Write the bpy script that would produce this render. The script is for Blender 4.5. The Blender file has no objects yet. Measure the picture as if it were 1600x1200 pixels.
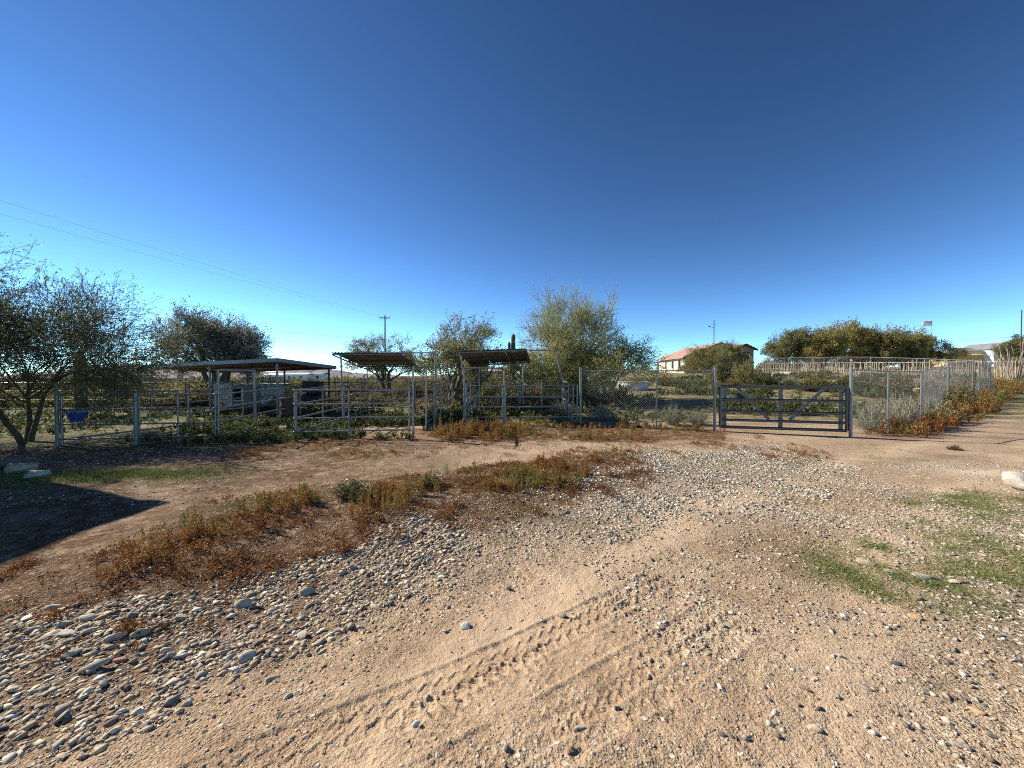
import bpy, math, random
import numpy as np
from mathutils import Vector, Matrix, noise as mnoise

R = math.radians
scene = bpy.context.scene
col = scene.collection

# ------------------------------------------------------------------ camera
CAMH = 1.65
FPX = 610.0
cam_d = bpy.data.cameras.new('camera')
cam_d.sensor_width = 36.0
cam_d.lens = FPX / 1600.0 * 36.0
cam_d.clip_start = 0.05
cam_d.clip_end = 20000
cam = bpy.data.objects.new('camera', cam_d)
col.objects.link(cam)
cam.location = (0, 0, CAMH)
cam.rotation_euler = (R(90 - 0.94), 0, 0)
scene.camera = cam

# ------------------------------------------------------------------ sky, sun, exposure
SUN_EL = 33.0
SUN_FROM = Vector((-0.924, 0.383, 0)).normalized()       # the sun stands to the left, a little beyond the corral
world = bpy.data.worlds.new('World')
scene.world = world
world.use_nodes = True
wn = world.node_tree
for n in list(wn.nodes):
    wn.nodes.remove(n)
sky = wn.nodes.new('ShaderNodeTexSky')
sky.sky_type = 'NISHITA'
sky.sun_disc = False
sky.sun_elevation = R(SUN_EL)
sky.sun_rotation = math.atan2(SUN_FROM.x, SUN_FROM.y)
sky.altitude = 0
sky.air_density = 0.5
sky.dust_density = 0.0
sky.ozone_density = 1.0
bg = wn.nodes.new('ShaderNodeBackground')
bg.inputs['Strength'].default_value = 0.05
wo = wn.nodes.new('ShaderNodeOutputWorld')
gam = wn.nodes.new('ShaderNodeGamma')                # deep, saturated winter blue as the camera recorded it
gam.inputs['Gamma'].default_value = 1.5
grade = wn.nodes.new('ShaderNodeMix'); grade.data_type = 'RGBA'; grade.blend_type = 'MULTIPLY'
grade.inputs[0].default_value = 1.0
grade.inputs[7].default_value = (0.92, 1.14, 1.09, 1)
wn.links.new(sky.outputs['Color'], gam.inputs['Color'])
wn.links.new(gam.outputs['Color'], grade.inputs[6])
wn.links.new(grade.outputs[2], bg.inputs['Color'])
wn.links.new(bg.outputs['Background'], wo.inputs['Surface'])

sun_d = bpy.data.lights.new('sun', 'SUN')
sun_d.energy = 5.0
sun_d.angle = R(0.53)
sun_d.color = (1.0, 0.91, 0.77)
sun = bpy.data.objects.new('sun', sun_d)
col.objects.link(sun)
sv = Vector((SUN_FROM.x * math.cos(R(SUN_EL)), SUN_FROM.y * math.cos(R(SUN_EL)), math.sin(R(SUN_EL))))
sun.rotation_euler = sv.to_track_quat('Z', 'Y').to_euler()
sun.location = sv * 60

scene.view_settings.view_transform = 'Standard'
scene.view_settings.look = 'None'
scene.view_settings.exposure = 0.9
scene.view_settings.gamma = 1.0
scene.view_settings.use_curve_mapping = False
scene.cycles.max_bounces = 6
scene.cycles.use_denoising = False        # keep the fine grain of gravel and leaves
scene.cycles.filter_width = 1.05
scene.cycles.transparent_max_bounces = 8

# ------------------------------------------------------------------ helpers
def tag(o, label=None, cat=None, group=None, kind=None):
    if label: o['label'] = label
    if cat: o['category'] = cat
    if group: o['group'] = group
    if kind: o['kind'] = kind
    return o

def link(o, parent=None):
    col.objects.link(o)
    if parent is not None:
        o.parent = parent
    return o

def empty(name, loc=(0, 0, 0), rz=0.0):
    o = bpy.data.objects.new(name, None)
    o.location = loc
    o.rotation_euler = (0, 0, rz)
    o.empty_display_size = 0.2
    return link(o)

def np_mesh(name, verts, groups, mat=None, smooth=False, attrs=None):
    """groups: list of int arrays (n,k) of faces."""
    me = bpy.data.meshes.new(name)
    verts = np.ascontiguousarray(verts, dtype=np.float32)
    me.vertices.add(len(verts))
    me.vertices.foreach_set('co', verts.ravel())
    loops = np.concatenate([g.ravel() for g in groups]).astype(np.int32)
    tot = np.concatenate([np.full(len(g), g.shape[1], np.int32) for g in groups])
    start = np.concatenate([[0], np.cumsum(tot)[:-1]]).astype(np.int32)
    me.loops.add(len(loops))
    me.loops.foreach_set('vertex_index', loops)
    me.polygons.add(len(tot))
    me.polygons.foreach_set('loop_start', start)
    me.polygons.foreach_set('loop_total', tot)
    if smooth:
        me.polygons.foreach_set('use_smooth', np.ones(len(tot), bool))
    if attrs:
        for k, v in attrs.items():
            v = np.ascontiguousarray(v, dtype=np.float32)
            if v.ndim == 1:
                a = me.attributes.new(k, 'FLOAT', 'POINT')
                a.data.foreach_set('value', v)
            else:
                a = me.attributes.new(k, 'FLOAT_COLOR', 'POINT')
                a.data.foreach_set('color', v.ravel())
    me.update(calc_edges=True)
    me.validate()
    if mat is not None:
        me.materials.append(mat)
    return me

def obj(name, me, parent=None, loc=None, rot=None, scale=None):
    o = bpy.data.objects.new(name, me)
    if loc is not None: o.location = loc
    if rot is not None: o.rotation_euler = rot
    if scale is not None: o.scale = scale
    return link(o, parent)

class MB:
    """collects simple shapes into one mesh"""
    def __init__(self):
        self.v = []; self.f = []
    def add(self, vs, fs):
        b = len(self.v)
        self.v += [tuple(v) for v in vs]
        self.f += [tuple(i + b for i in f) for f in fs]
    def box(self, x0, x1, y0, y1, z0, z1, m=None):
        vs = [Vector((x, y, z)) for z in (z0, z1) for y in (y0, y1) for x in (x0, x1)]
        if m is not None: vs = [m @ v for v in vs]
        self.add(vs, [(0, 2, 3, 1), (4, 5, 7, 6), (0, 1, 5, 4), (2, 6, 7, 3), (0, 4, 6, 2), (1, 3, 7, 5)])
    def tube(self, pts, rad, k=8, cap=True):
        pts = [Vector(p) for p in pts]
        n = len(pts)
        rads = rad if isinstance(rad, (list, tuple)) else [rad] * n
        rings = []
        for i, p in enumerate(pts):
            d = (pts[min(i + 1, n - 1)] - pts[max(i - 1, 0)]).normalized()
            a = d.orthogonal().normalized() if i == 0 else (a - d * a.dot(d)).normalized()
            b = d.cross(a)
            rings.append([p + (a * math.cos(2 * math.pi * j / k) + b * math.sin(2 * math.pi * j / k)) * rads[i] for j in range(k)])
        vs = [v for r in rings for v in r]
        fs = [(i * k + j, i * k + (j + 1) % k, (i + 1) * k + (j + 1) % k, (i + 1) * k + j) for i in range(n - 1) for j in range(k)]
        if cap:
            fs.append(tuple(reversed(range(k)))); fs.append(tuple((n - 1) * k + j for j in range(k)))
        self.add(vs, fs)
    def prism(self, poly, axis_pts):
        """poly: list of Vector at first end; axis_pts: offset vector"""
        k = len(poly); off = Vector(axis_pts)
        vs = [Vector(p) for p in poly] + [Vector(p) + off for p in poly]
        fs = [(j, (j + 1) % k, k + (j + 1) % k, k + j) for j in range(k)]
        fs.append(tuple(reversed(range(k)))); fs.append(tuple(range(k, 2 * k)))
        self.add(vs, fs)
    def build(self, name, mat, parent=None, smooth=False, bevel=0.0, loc=None, rot=None):
        me = bpy.data.meshes.new(name)
        me.from_pydata(self.v, [], self.f)
        me.materials.append(mat)
        if smooth:
            me.polygons.foreach_set('use_smooth', np.ones(len(me.polygons), bool))
        me.update()
        o = obj(name, me, parent, loc, rot)
        if bevel:
            b = o.modifiers.new('bevel', 'BEVEL'); b.width = bevel; b.segments = 2; b.limit_method = 'ANGLE'
        return o

# value noise in numpy
_rs = np.random.RandomState(7)
_tab = _rs.rand(256, 256).astype(np.float32)
def vnoise(x, y, f=1.0, ox=0.0, oy=0.0):
    x = np.asarray(x) * f + ox; y = np.asarray(y) * f + oy
    xi = np.floor(x).astype(np.int64); yi = np.floor(y).astype(np.int64)
    fx = x - xi; fy = y - yi
    fx = fx * fx * (3 - 2 * fx); fy = fy * fy * (3 - 2 * fy)
    a = _tab[xi & 255, yi & 255]; b = _tab[(xi + 1) & 255, yi & 255]
    c = _tab[xi & 255, (yi + 1) & 255]; d = _tab[(xi + 1) & 255, (yi + 1) & 255]
    return (a * (1 - fx) + b * fx) * (1 - fy) + (c * (1 - fx) + d * fx) * fy
def fbm(x, y, f=1.0, o=3, ox=0.0):
    s = 0; a = 1.0; t = 0
    for i in range(o):
        s = s + a * vnoise(x, y, f * 2 ** i, ox + 17.3 * i, ox * 1.7 + 9.1 * i); t += a; a *= 0.5
    return s / t
def sstep(a, b, x):
    t = np.clip((x - a) / (b - a), 0, 1)
    return t * t * (3 - 2 * t)

# points read off the photograph, brought to the flat ground in metres
def gp(px, py):
    d = CAMH * FPX / (py - 590.0)
    return ((px - 800.0) / FPX * d, d)
def at(px, d):
    return (px - 800.0) / FPX * d
def poly(*pts):
    return np.array([gp(*p) for p in pts])
def sdf(P, x, y):
    """signed distance in metres to polygon P, positive inside"""
    x = np.asarray(x, dtype=np.float64); y = np.asarray(y, dtype=np.float64)
    dmin = np.full(x.shape, 1e9); inside = np.zeros(x.shape, bool)
    n = len(P)
    for i in range(n):
        ax, ay = P[i]; bx, by = P[(i + 1) % n]
        ex, ey = bx - ax, by - ay
        t = np.clip(((x - ax) * ex + (y - ay) * ey) / (ex * ex + ey * ey + 1e-12), 0, 1)
        dmin = np.minimum(dmin, np.hypot(x - ax - t * ex, y - ay - t * ey))
        c = (ay > y) != (by > y)
        xi = ax + (y - ay) / (by - ay + 1e-12) * ex
        inside ^= c & (x < xi)
    return np.where(inside, dmin, -dmin)

# zones of the ground
Z_DRIFT = poly((-150, 975), (-150, 1230), (60, 1190), (240, 1110), (300, 1060), (400, 1060), (480, 1015), (590, 960), (690, 900), (740, 850), (660, 815), (560, 850), (440, 885), (330, 930), (200, 945), (80, 965))
Z_DRIFT2 = poly((830, 860), (1000, 835), (1180, 800), (1330, 730), (1180, 690), (1010, 712), (930, 760), (820, 800))
Z_WEED = poly((150, 925), (300, 875), (400, 838), (480, 812), (560, 822), (700, 795), (800, 780), (900, 765), (1000, 733), (970, 716), (880, 728), (760, 745), (650, 762), (560, 780), (440, 790), (330, 810), (280, 840))
Z_LITTER = poly((-200, 1075), (60, 1030), (250, 985), (420, 925), (640, 850), (860, 800), (1010, 745), (980, 712), (760, 735), (500, 770), (330, 795), (150, 870), (-200, 900))
Z_WFENCE = poly((690, 690), (860, 688), (960, 690), (1130, 688), (1125, 675), (1000, 668), (900, 667), (720, 668), (660, 674))
Z_WRIGHT = poly((1365, 680), (1440, 683), (1500, 672), (1560, 648), (1610, 632), (1600, 624), (1500, 632), (1430, 650), (1365, 664))
Z_GRASSR = poly((1270, 900), (1240, 870), (1330, 830), (1420, 770), (1700, 790), (1800, 1100), (1560, 1110), (1470, 1000), (1360, 940))
Z_ROAD = poly((1000, 1300), (1500, 1300), (1300, 900), (1250, 800), (1330, 710), (1500, 690), (1640, 655), (1700, 640), (1640, 630), (1560, 655), (1400, 695), (1200, 700), (1000, 780), (820, 870), (640, 950), (480, 1080), (300, 1300))

def berm(x, y):
    return 0.07 * np.exp(-np.clip(-sdf(Z_WEED, x, y), 0, 9) ** 2 / 0.5)

def hill(x, y):
    A = 0.6 + 0.0285 * x
    A = np.where(A < 0.35, 0.05 + 0.30 * np.exp((A - 0.35) / 0.30), A)
    A = np.minimum(A, 1.8 + 0.06 * np.sqrt(np.maximum(x - 42, 0)))
    s = np.where(y < 10, 0, np.where(y < 13, (y - 10) ** 2 / 6, 1.5 + (np.minimum(y, 28) - 13))) / 16.5
    sx = sstep(-8, 26, x)
    ex = np.clip(y - 28, 0, 42) * 0.036 * sx
    return A * s + ex

def track_relief(x, y):
    """pressed tyre treads: two road tyres and a lugged one"""
    h = np.zeros(np.shape(x))
    ux, uy = 0.842, 0.540
    def uv(cx, cy, bend=0.0):
        dx, dy = x - cx, y - cy
        u = dx * ux + dy * uy; v = -dx * uy + dy * ux
        return u, v - bend * u * u
    wear = sstep(0.22, 0.46, fbm(x, y, 2.2, 2, 31.0))
    # road tyre: a zigzag middle rib between two rows of blocks
    for (cx, cy, w, u0, u1, amp) in ((-0.22, 2.18, 0.12, -2.2, 1.9, 1.0), (0.28, 1.93, 0.12, -1.6, 1.6, 0.8), (-0.02, 2.04, 0.11, -1.6, 1.2, 0.45), (0.95, 2.2, 0.12, -1.0, 1.6, 0.6), (2.3, 3.75, 0.12, -2.0, 0.9, 0.5)):
        u, v = uv(cx, cy, 0.03)
        band = sstep(w + 0.012, w - 0.012, np.abs(v)) * sstep(u0 - .1, u0 + .2, u) * sstep(u1 + .1, u1 - .2, u)
        per = 0.088
        zig = 0.030 * (np.abs(((u / per) % 1) - 0.5) * 4 - 1)
        g1 = sstep(0.011, 0.003, np.abs(v - 0.042 - zig * .55))
        g2 = sstep(0.011, 0.003, np.abs(v + 0.042 - zig * .55))
        ph = ((u + 0.35 * np.abs(v)) / per) % 1
        g3 = sstep(0.11, 0.03, np.abs(ph - 0.5)) * (np.abs(v) > 0.05)
        ph2 = ((u - 0.2 * v) / per + 0.25) % 1
        g4 = sstep(0.08, 0.02, np.abs(ph2 - 0.5)) * (np.abs(v) < 0.036) * 0.6
        gro = np.clip(np.maximum.reduce([g1, g2, g3, g4]), 0, 1)
        edge = np.exp(-((np.abs(v) - w - 0.015) / 0.018) ** 2) * sstep(u0 - .1, u0 + .2, u) * sstep(u1 + .1, u1 - .2, u)
        h += amp * wear * (band * (-0.006 + 0.0082 * gro) + edge * 0.0042)
    # lugged tyre: bowed bars across
    for (cx, cy, w, u0, u1, amp, per) in ((0.10, 2.22, 0.15, -1.0, 1.3, 1.0, 0.072), (0.18, 3.30, 0.16, -0.5, 0.6, 1.0, 0.085), (0.95, 2.05, 0.12, -0.7, 0.5, 0.6, 0.19), (-0.35, 1.62, 0.14, -0.5, 0.9, 0.8, 0.08)):
        u, v = uv(cx, cy, -0.04)
        band = sstep(w + 0.02, w - 0.02, np.abs(v + 0.03 * vnoise(u, v, 6))) * sstep(u0 - .1, u0 + .2, u) * sstep(u1 + .1, u1 - .2, u)
        ph = ((u + 1.1 * v * v * np.sign(v) / w + 0.015 * fbm(x, y, 9, 2)) / per) % 1
        bars = sstep(0.30, 0.12, np.abs(ph - 0.5))
        w2 = sstep(0.42, 0.55, fbm(x, y, 2.6, 2, 77.0))
        h += amp * w2 * band * (-0.006 + 0.0135 * bars)
    return h

def relief(x, y):
    near = np.exp(-np.clip(y - 7, 0, 99) / 10.0) * np.exp(-np.clip(np.abs(x) - 9, 0, 99) / 8.0)
    h = (fbm(x, y, 0.35, 3, 3.0) - 0.5) * 0.08 * sstep(1.0, 6.0, np.hypot(x, y) + 1.2)
    h = h + (fbm(x, y, 2.3, 3, 11.0) - 0.5) * 0.045 * near
    return h

def Hc(x, y):      # coarse height, for placing things
    x = np.asarray(x, dtype=np.float64); y = np.asarray(y, dtype=np.float64)
    return hill(x, y) + relief(x, y) + berm(x, y)
def Hf(x, y):
    x = np.asarray(x, dtype=np.float64); y = np.asarray(y, dtype=np.float64)
    h = Hc(x, y)
    near = np.exp(-np.clip(y - 3.5, 0, 99) / 3.0) * np.exp(-np.clip(np.abs(x) - 3, 0, 99) / 3.0)
    rough = fbm(x, y, 14, 3, 5.0) - 0.5
    fine = fbm(x, y, 45, 2, 8.0) - 0.5
    bare_h = np.exp(-((x - 0.1 - 0.6 * (y - 2.2)) / 1.25) ** 2 - ((y - 2.35) / 0.95) ** 2)
    h = h + near * (rough * 0.018 + fine * 0.007) * (1 - 0.55 * bare_h)
    m = (y < 5.2) & (np.abs(x) < 3.4)
    t = np.zeros(x.shape); t[m] = track_relief(x[m], y[m])
    return h + t
def Z(x, y):
    return float(Hc(np.array([x]), np.array([y]))[0])

# ------------------------------------------------------------------ materials
def new_mat(name):
    m = bpy.data.materials.new(name); m.use_nodes = True
    nt = m.node_tree
    return m, nt, nt.nodes['Principled BSDF']
def nd(nt, t, **kw):
    n = nt.nodes.new(t)
    for k, v in kw.items(): setattr(n, k, v)
    return n
def noise_node(nt, scale, detail=4, rough=0.6, vec=None):
    n = nd(nt, 'ShaderNodeTexNoise'); n.inputs['Scale'].default_value = scale; n.inputs['Detail'].default_value = detail; n.inputs['Roughness'].default_value = rough
    if vec is not None: nt.links.new(vec, n.inputs['Vector'])
    return n
def ramp(nt, fac, stops):
    r = nd(nt, 'ShaderNodeValToRGB')
    e = r.color_ramp.elements
    while len(e) < len(stops): e.new(0.5)
    for s, (p, c) in zip(e, stops):
        s.position = p; s.color = (c[0], c[1], c[2], 1)
    nt.links.new(fac, r.inputs['Fac'])
    return r
def mix(nt, fac, a, b, mode='MIX'):
    m = nd(nt, 'ShaderNodeMix', data_type='RGBA', blend_type=mode)
    for s, v in ((m.inputs[0], fac), (m.inputs[6], a), (m.inputs[7], b)):
        if hasattr(v, 'is_linked') or isinstance(v, bpy.types.NodeSocket): nt.links.new(v, s)
        else: s.default_value = v if isinstance(v, (int, float)) else (v[0], v[1], v[2], 1)
    return m.outputs[2]
def simple(name, c, rough=0.6, metal=0.0, var=0.25, scale=8.0, bump=0.0, bscale=40.0, c2=None):
    m, nt, b = new_mat(name)
    tc = nd(nt, 'ShaderNodeTexCoord')
    n = noise_node(nt, scale, 5, 0.65, tc.outputs['Object'])
    lo = tuple(x * (1 - var) for x in c); hi = c2 if c2 else tuple(min(1, x * (1 + var)) for x in c)
    r = ramp(nt, n.outputs['Fac'], [(0.32, lo), (0.68, hi)])
    nt.links.new(r.outputs['Color'], b.inputs['Base Color'])
    b.inputs['Roughness'].default_value = rough
    b.inputs['Metallic'].default_value = metal
    if bump:
        n2 = noise_node(nt, bscale, 4, 0.6, tc.outputs['Object'])
        bp = nd(nt, 'ShaderNodeBump'); bp.inputs['Strength'].default_value = bump; bp.inputs['Distance'].default_value = 0.02
        nt.links.new(n2.outputs['Fac'], bp.inputs['Height']); nt.links.new(bp.outputs['Normal'], b.inputs['Normal'])
    return m
def leaf_mat(name, stops, trans=0.3, rough=0.6):
    m, nt, b = new_mat(name)
    a = nd(nt, 'ShaderNodeAttribute'); a.attribute_name = 'tint'
    r = ramp(nt, a.outputs['Fac'], stops)
    nt.links.new(r.outputs['Color'], b.inputs['Base Color'])
    b.inputs['Roughness'].default_value = rough
    b.inputs['Specular IOR Level'].default_value = 0.25
    t = nd(nt, 'ShaderNodeBsdfTranslucent'); nt.links.new(r.outputs['Color'], t.inputs['Color'])
    ms = nd(nt, 'ShaderNodeMixShader'); ms.inputs['Fac'].default_value = trans
    out = nt.nodes['Material Output']
    nt.links.new(b.outputs['BSDF'], ms.inputs[1]); nt.links.new(t.outputs['BSDF'], ms.inputs[2]); nt.links.new(ms.outputs['Shader'], out.inputs['Surface'])
    return m

M = {}
M['galv'] = simple('galvanised_pipe', (0.24, 0.235, 0.22), 0.42, 0.45, 0.6, 3.0)
M['galv_dull'] = simple('weathered_pipe', (0.22, 0.22, 0.21), 0.55, 0.45, 0.4, 5.0)
M['wire'] = simple('galvanised_wire', (0.26, 0.26, 0.25), 0.5, 0.6, 0.3, 3.0)
M['gate'] = simple('charcoal_gate_paint', (0.10, 0.105, 0.105), 0.36, 0.55, 0.3, 10.0)
M['roof_metal'] = simple('brown_roof_sheet', (0.17, 0.135, 0.10), 0.6, 0.2, 0.3, 2.0)
M['roof_grey'] = simple('grey_roof_metal', (0.20, 0.21, 0.215), 0.5, 0.3, 0.15, 1.5)
M['underside'] = simple('underside_ground_bounce', (0.24, 0.14, 0.085), 0.7, 0.0, 0.3, 2.5)  # brown light reflected from the ground, put into the roof panels' colour
M['dark_pipe'] = simple('dark_steel', (0.07, 0.06, 0.055), 0.6, 0.3, 0.4, 6.0)
M['stone_rand'] = None
M['bark'] = simple('mesquite_bark', (0.10, 0.085, 0.065), 0.9, 0, 0.45, 14.0, 0.6, 30)
M['bark_green'] = simple('palo_verde_bark', (0.30, 0.29, 0.13), 0.8, 0, 0.3, 10.0, 0.3, 30)
M['bark_pale'] = simple('pale_branch', (0.30, 0.27, 0.18), 0.85, 0, 0.3, 10.0)
M['stem'] = simple('dry_stem', (0.20, 0.13, 0.07), 0.9, 0, 0.3, 10.0)
M['leaf_mesq'] = leaf_mat('mesquite_leaf', [(0, (0.095, 0.098, 0.042)), (0.5, (0.19, 0.185, 0.08)), (1, (0.34, 0.315, 0.16))], 0.5)
M['leaf_left'] = leaf_mat('dark_mesquite_leaf', [(0, (0.055, 0.064, 0.024)), (0.6, (0.115, 0.125, 0.045)), (1, (0.20, 0.205, 0.09))], 0.4)
M['leaf_grey'] = leaf_mat('grey_ironwood_leaf', [(0, (0.08, 0.084, 0.06)), (0.5, (0.17, 0.172, 0.122)), (1, (0.36, 0.35, 0.265))], 0.4)
M['leaf_palo'] = leaf_mat('palo_verde_leaf', [(0, (0.20, 0.185, 0.055)), (0.5, (0.34, 0.305, 0.10)), (1, (0.48, 0.43, 0.18))], 0.5)
M['leaf_creo'] = leaf_mat('creosote_leaf', [(0, (0.10, 0.094, 0.033)), (0.5, (0.195, 0.175, 0.06)), (1, (0.31, 0.275, 0.115))], 0.45)
M['leaf_mass'] = leaf_mat('olive_tree_leaf', [(0, (0.15, 0.13, 0.038)), (0.5, (0.28, 0.235, 0.075)), (1, (0.42, 0.35, 0.135))], 0.5)
M['leaf_shrub'] = leaf_mat('desert_shrub_leaf', [(0, (0.075, 0.06, 0.03)), (0.5, (0.145, 0.115, 0.055)), (1, (0.25, 0.205, 0.105))], 0.25)
M['leaf_sage'] = leaf_mat('sage_leaf', [(0, (0.13, 0.14, 0.10)), (0.5, (0.21, 0.22, 0.15)), (1, (0.34, 0.35, 0.25))], 0.25)
M['leaf_green'] = leaf_mat('green_weed_leaf', [(0, (0.03, 0.042, 0.014)), (0.5, (0.065, 0.083, 0.028)), (1, (0.14, 0.155, 0.06))], 0.35)
M['leaf_rust'] = leaf_mat('rusty_weed_leaf', [(0, (0.11, 0.042, 0.014)), (0.4, (0.28, 0.12, 0.032)), (0.66, (0.36, 0.185, 0.055)), (0.82, (0.24, 0.19, 0.05)), (1, (0.14, 0.16, 0.045))], 0.3)
M['leaf_grass'] = leaf_mat('grass_blade', [(0, (0.085, 0.125, 0.03)), (0.6, (0.16, 0.21, 0.05)), (1, (0.28, 0.28, 0.10))], 0.35)
M['leaf_straw'] = leaf_mat('straw', [(0, (0.16, 0.09, 0.045)), (0.5, (0.30, 0.19, 0.09)), (1, (0.48, 0.36, 0.18))], 0.2)

def ground_material():
    m, nt, b = new_mat('desert_ground')
    geo = nd(nt, 'ShaderNodeNewGeometry'); pos = geo.outputs['Position']
    L = nt.links.new
    def attr(n):
        a = nd(nt, 'ShaderNodeAttribute'); a.attribute_name = n; return a.outputs['Fac']
    n1 = noise_node(nt, 0.9, 6, 0.6, pos); n2 = noise_node(nt, 7.0, 5, 0.7, pos); n3 = noise_node(nt, 60.0, 3, 0.7, pos)
    dirt = ramp(nt, n1.outputs['Fac'], [(0.3, (0.375, 0.265, 0.17)), (0.55, (0.46, 0.335, 0.22)), (0.75, (0.54, 0.41, 0.285))]).outputs['Color']
    d2 = ramp(nt, n2.outputs['Fac'], [(0.3, (0.72, 0.70, 0.68)), (0.7, (1.12, 1.12, 1.12))]).outputs['Color']
    dirt = mix(nt, 1.0, dirt, d2, 'MULTIPLY')
    d3 = ramp(nt, n3.outputs['Fac'], [(0.3, (0.58, 0.56, 0.54)), (0.7, (1.22, 1.22, 1.22))]).outputs['Color']
    dirt = mix(nt, 0.8, dirt, d3, 'MULTIPLY')
    # small grit, one colour for each grain
    def grit(scale, stops):
        v = nd(nt, 'ShaderNodeTexVoronoi'); v.inputs['Scale'].default_value = scale; L(pos, v.inputs['Vector'])
        sp = nd(nt, 'ShaderNodeSeparateColor'); L(v.outputs['Color'], sp.inputs['Color'])
        return v, ramp(nt, sp.outputs[0], stops).outputs['Color'], sp.outputs[1]
    stops = [(0.0, (0.06, 0.05, 0.04)), (0.3, (0.20, 0.165, 0.125)), (0.65, (0.38, 0.33, 0.26)), (1.0, (0.66, 0.60, 0.49))]
    v1, g1, k1 = grit(34.0, stops); v2, g2, k2 = grit(85.0, stops)
    def thr(k, a, dist, rad):
        mm = nd(nt, 'ShaderNodeMath', operation='SUBTRACT'); L(k, mm.inputs[1]); L(a, mm.inputs[0])
        q = nd(nt, 'ShaderNodeMath', operation='MULTIPLY'); q.inputs[1].default_value = 12.0; q.use_clamp = True; L(mm.outputs[0], q.inputs[0])
        e = nd(nt, 'ShaderNodeMath', operation='SUBTRACT'); e.inputs[0].default_value = rad; L(dist, e.inputs[1])
        e2 = nd(nt, 'ShaderNodeMath', operation='MULTIPLY'); e2.inputs[1].default_value = 9.0; e2.use_clamp = True; L(e.outputs[0], e2.inputs[0])
        z = nd(nt, 'ShaderNodeMath', operation='MULTIPLY'); L(q.outputs[0], z.inputs[0]); L(e2.outputs[0], z.inputs[1])
        return z.outputs[0]
    grav = attr('m_gravel'); lit = attr('m_litter_shade'); grn = attr('m_green'); pale = attr('m_pale')
    t1 = nd(nt, 'ShaderNodeMath', operation='MULTIPLY_ADD'); L(grav, t1.inputs[0]); t1.inputs[1].default_value = 0.85; t1.inputs[2].default_value = 0.0
    t2 = nd(nt, 'ShaderNodeMath', operation='MULTIPLY_ADD'); L(grav, t2.inputs[0]); t2.inputs[1].default_value = 0.8; t2.inputs[2].default_value = 0.12
    k2m = thr(k2, t2.outputs[0], v2.outputs['Distance'], 0.5); k1m = thr(k1, t1.outputs[0], v1.outputs['Distance'], 0.48)
    c = mix(nt, k2m, dirt, g2); c = mix(nt, k1m, c, g1)
    # dry brown plant litter, also the painted shade of the left ground
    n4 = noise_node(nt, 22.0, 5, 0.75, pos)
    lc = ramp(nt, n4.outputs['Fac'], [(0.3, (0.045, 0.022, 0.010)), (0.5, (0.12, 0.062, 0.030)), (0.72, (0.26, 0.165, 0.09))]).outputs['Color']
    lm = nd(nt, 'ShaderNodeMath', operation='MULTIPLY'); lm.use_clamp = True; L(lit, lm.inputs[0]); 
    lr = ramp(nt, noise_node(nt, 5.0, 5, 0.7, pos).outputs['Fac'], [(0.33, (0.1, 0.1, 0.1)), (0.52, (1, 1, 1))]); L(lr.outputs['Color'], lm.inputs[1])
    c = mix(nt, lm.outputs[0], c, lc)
    # low green sprouts
    n5 = noise_node(nt, 30.0, 4, 0.75, pos)
    gc = ramp(nt, n5.outputs['Fac'], [(0.3, (0.045, 0.055, 0.018)), (0.55, (0.11, 0.125, 0.045)), (0.75, (0.22, 0.20, 0.09))]).outputs['Color']
    gm = nd(nt, 'ShaderNodeMath', operation='MULTIPLY'); gm.use_clamp = True; L(grn, gm.inputs[0])
    gr = ramp(nt, noise_node(nt, 2.2, 6, 0.75, pos).outputs['Fac'], [(0.40, (0, 0, 0)), (0.56, (1, 1, 1))]); L(gr.outputs['Color'], gm.inputs[1])
    c = mix(nt, gm.outputs[0], c, gc)
    c = mix(nt, pale, c, (0.62, 0.55, 0.45))
    n6 = noise_node(nt, 0.45, 5, 0.65, pos)      # broad stains and dusty patches
    st = ramp(nt, n6.outputs['Fac'], [(0.32, (0.74, 0.70, 0.66)), (0.5, (1.0, 1.0, 1.0)), (0.68, (1.10, 1.10, 1.09))]).outputs['Color']
    c = mix(nt, 0.9, c, st, 'MULTIPLY')
    ln = nd(nt, 'ShaderNodeMath', operation='MULTIPLY'); L(attr('m_lane'), ln.inputs[0]); ln.inputs[1].default_value = 0.55
    c = mix(nt, ln.outputs[0], c, (0.56, 0.42, 0.285))
    L(c, b.inputs['Base Color'])
    b.inputs['Roughness'].default_value = 0.95
    b.inputs['Specular IOR Level'].default_value = 0.15
    # relief of grit
    s = nd(nt, 'ShaderNodeMath', operation='MULTIPLY'); L(v2.outputs['Distance'], s.inputs[0]); s.inputs[1].default_value = -0.35
    s1 = nd(nt, 'ShaderNodeMath', operation='MULTIPLY'); s1.inputs[0].default_value = -0.8; L(k1m, s1.inputs[1])
    s2 = nd(nt, 'ShaderNodeMath', operation='SUBTRACT'); L(s.outputs[0], s2.inputs[0]); L(s1.outputs[0], s2.inputs[1])
    s3 = nd(nt, 'ShaderNodeMath', operation='ADD'); L(s2.outputs[0], s3.inputs[0]); L(n3.outputs['Fac'], s3.inputs[1])
    s4 = nd(nt, 'ShaderNodeMath', operation='MULTIPLY_ADD'); L(n2.outputs['Fac'], s4.inputs[0]); s4.inputs[1].default_value = 1.2; L(s3.outputs[0], s4.inputs[2])
    bp = nd(nt, 'ShaderNodeBump'); bp.inputs['Strength'].default_value = 1.0; bp.inputs['Distance'].default_value = 0.018
    sf = nd(nt, 'ShaderNodeMath', operation='MULTIPLY_ADD'); L(attr('m_soft'), sf.inputs[0]); sf.inputs[1].default_value = -0.6; sf.inputs[2].default_value = 0.95
    L(sf.outputs[0], bp.inputs['Strength'])
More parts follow.
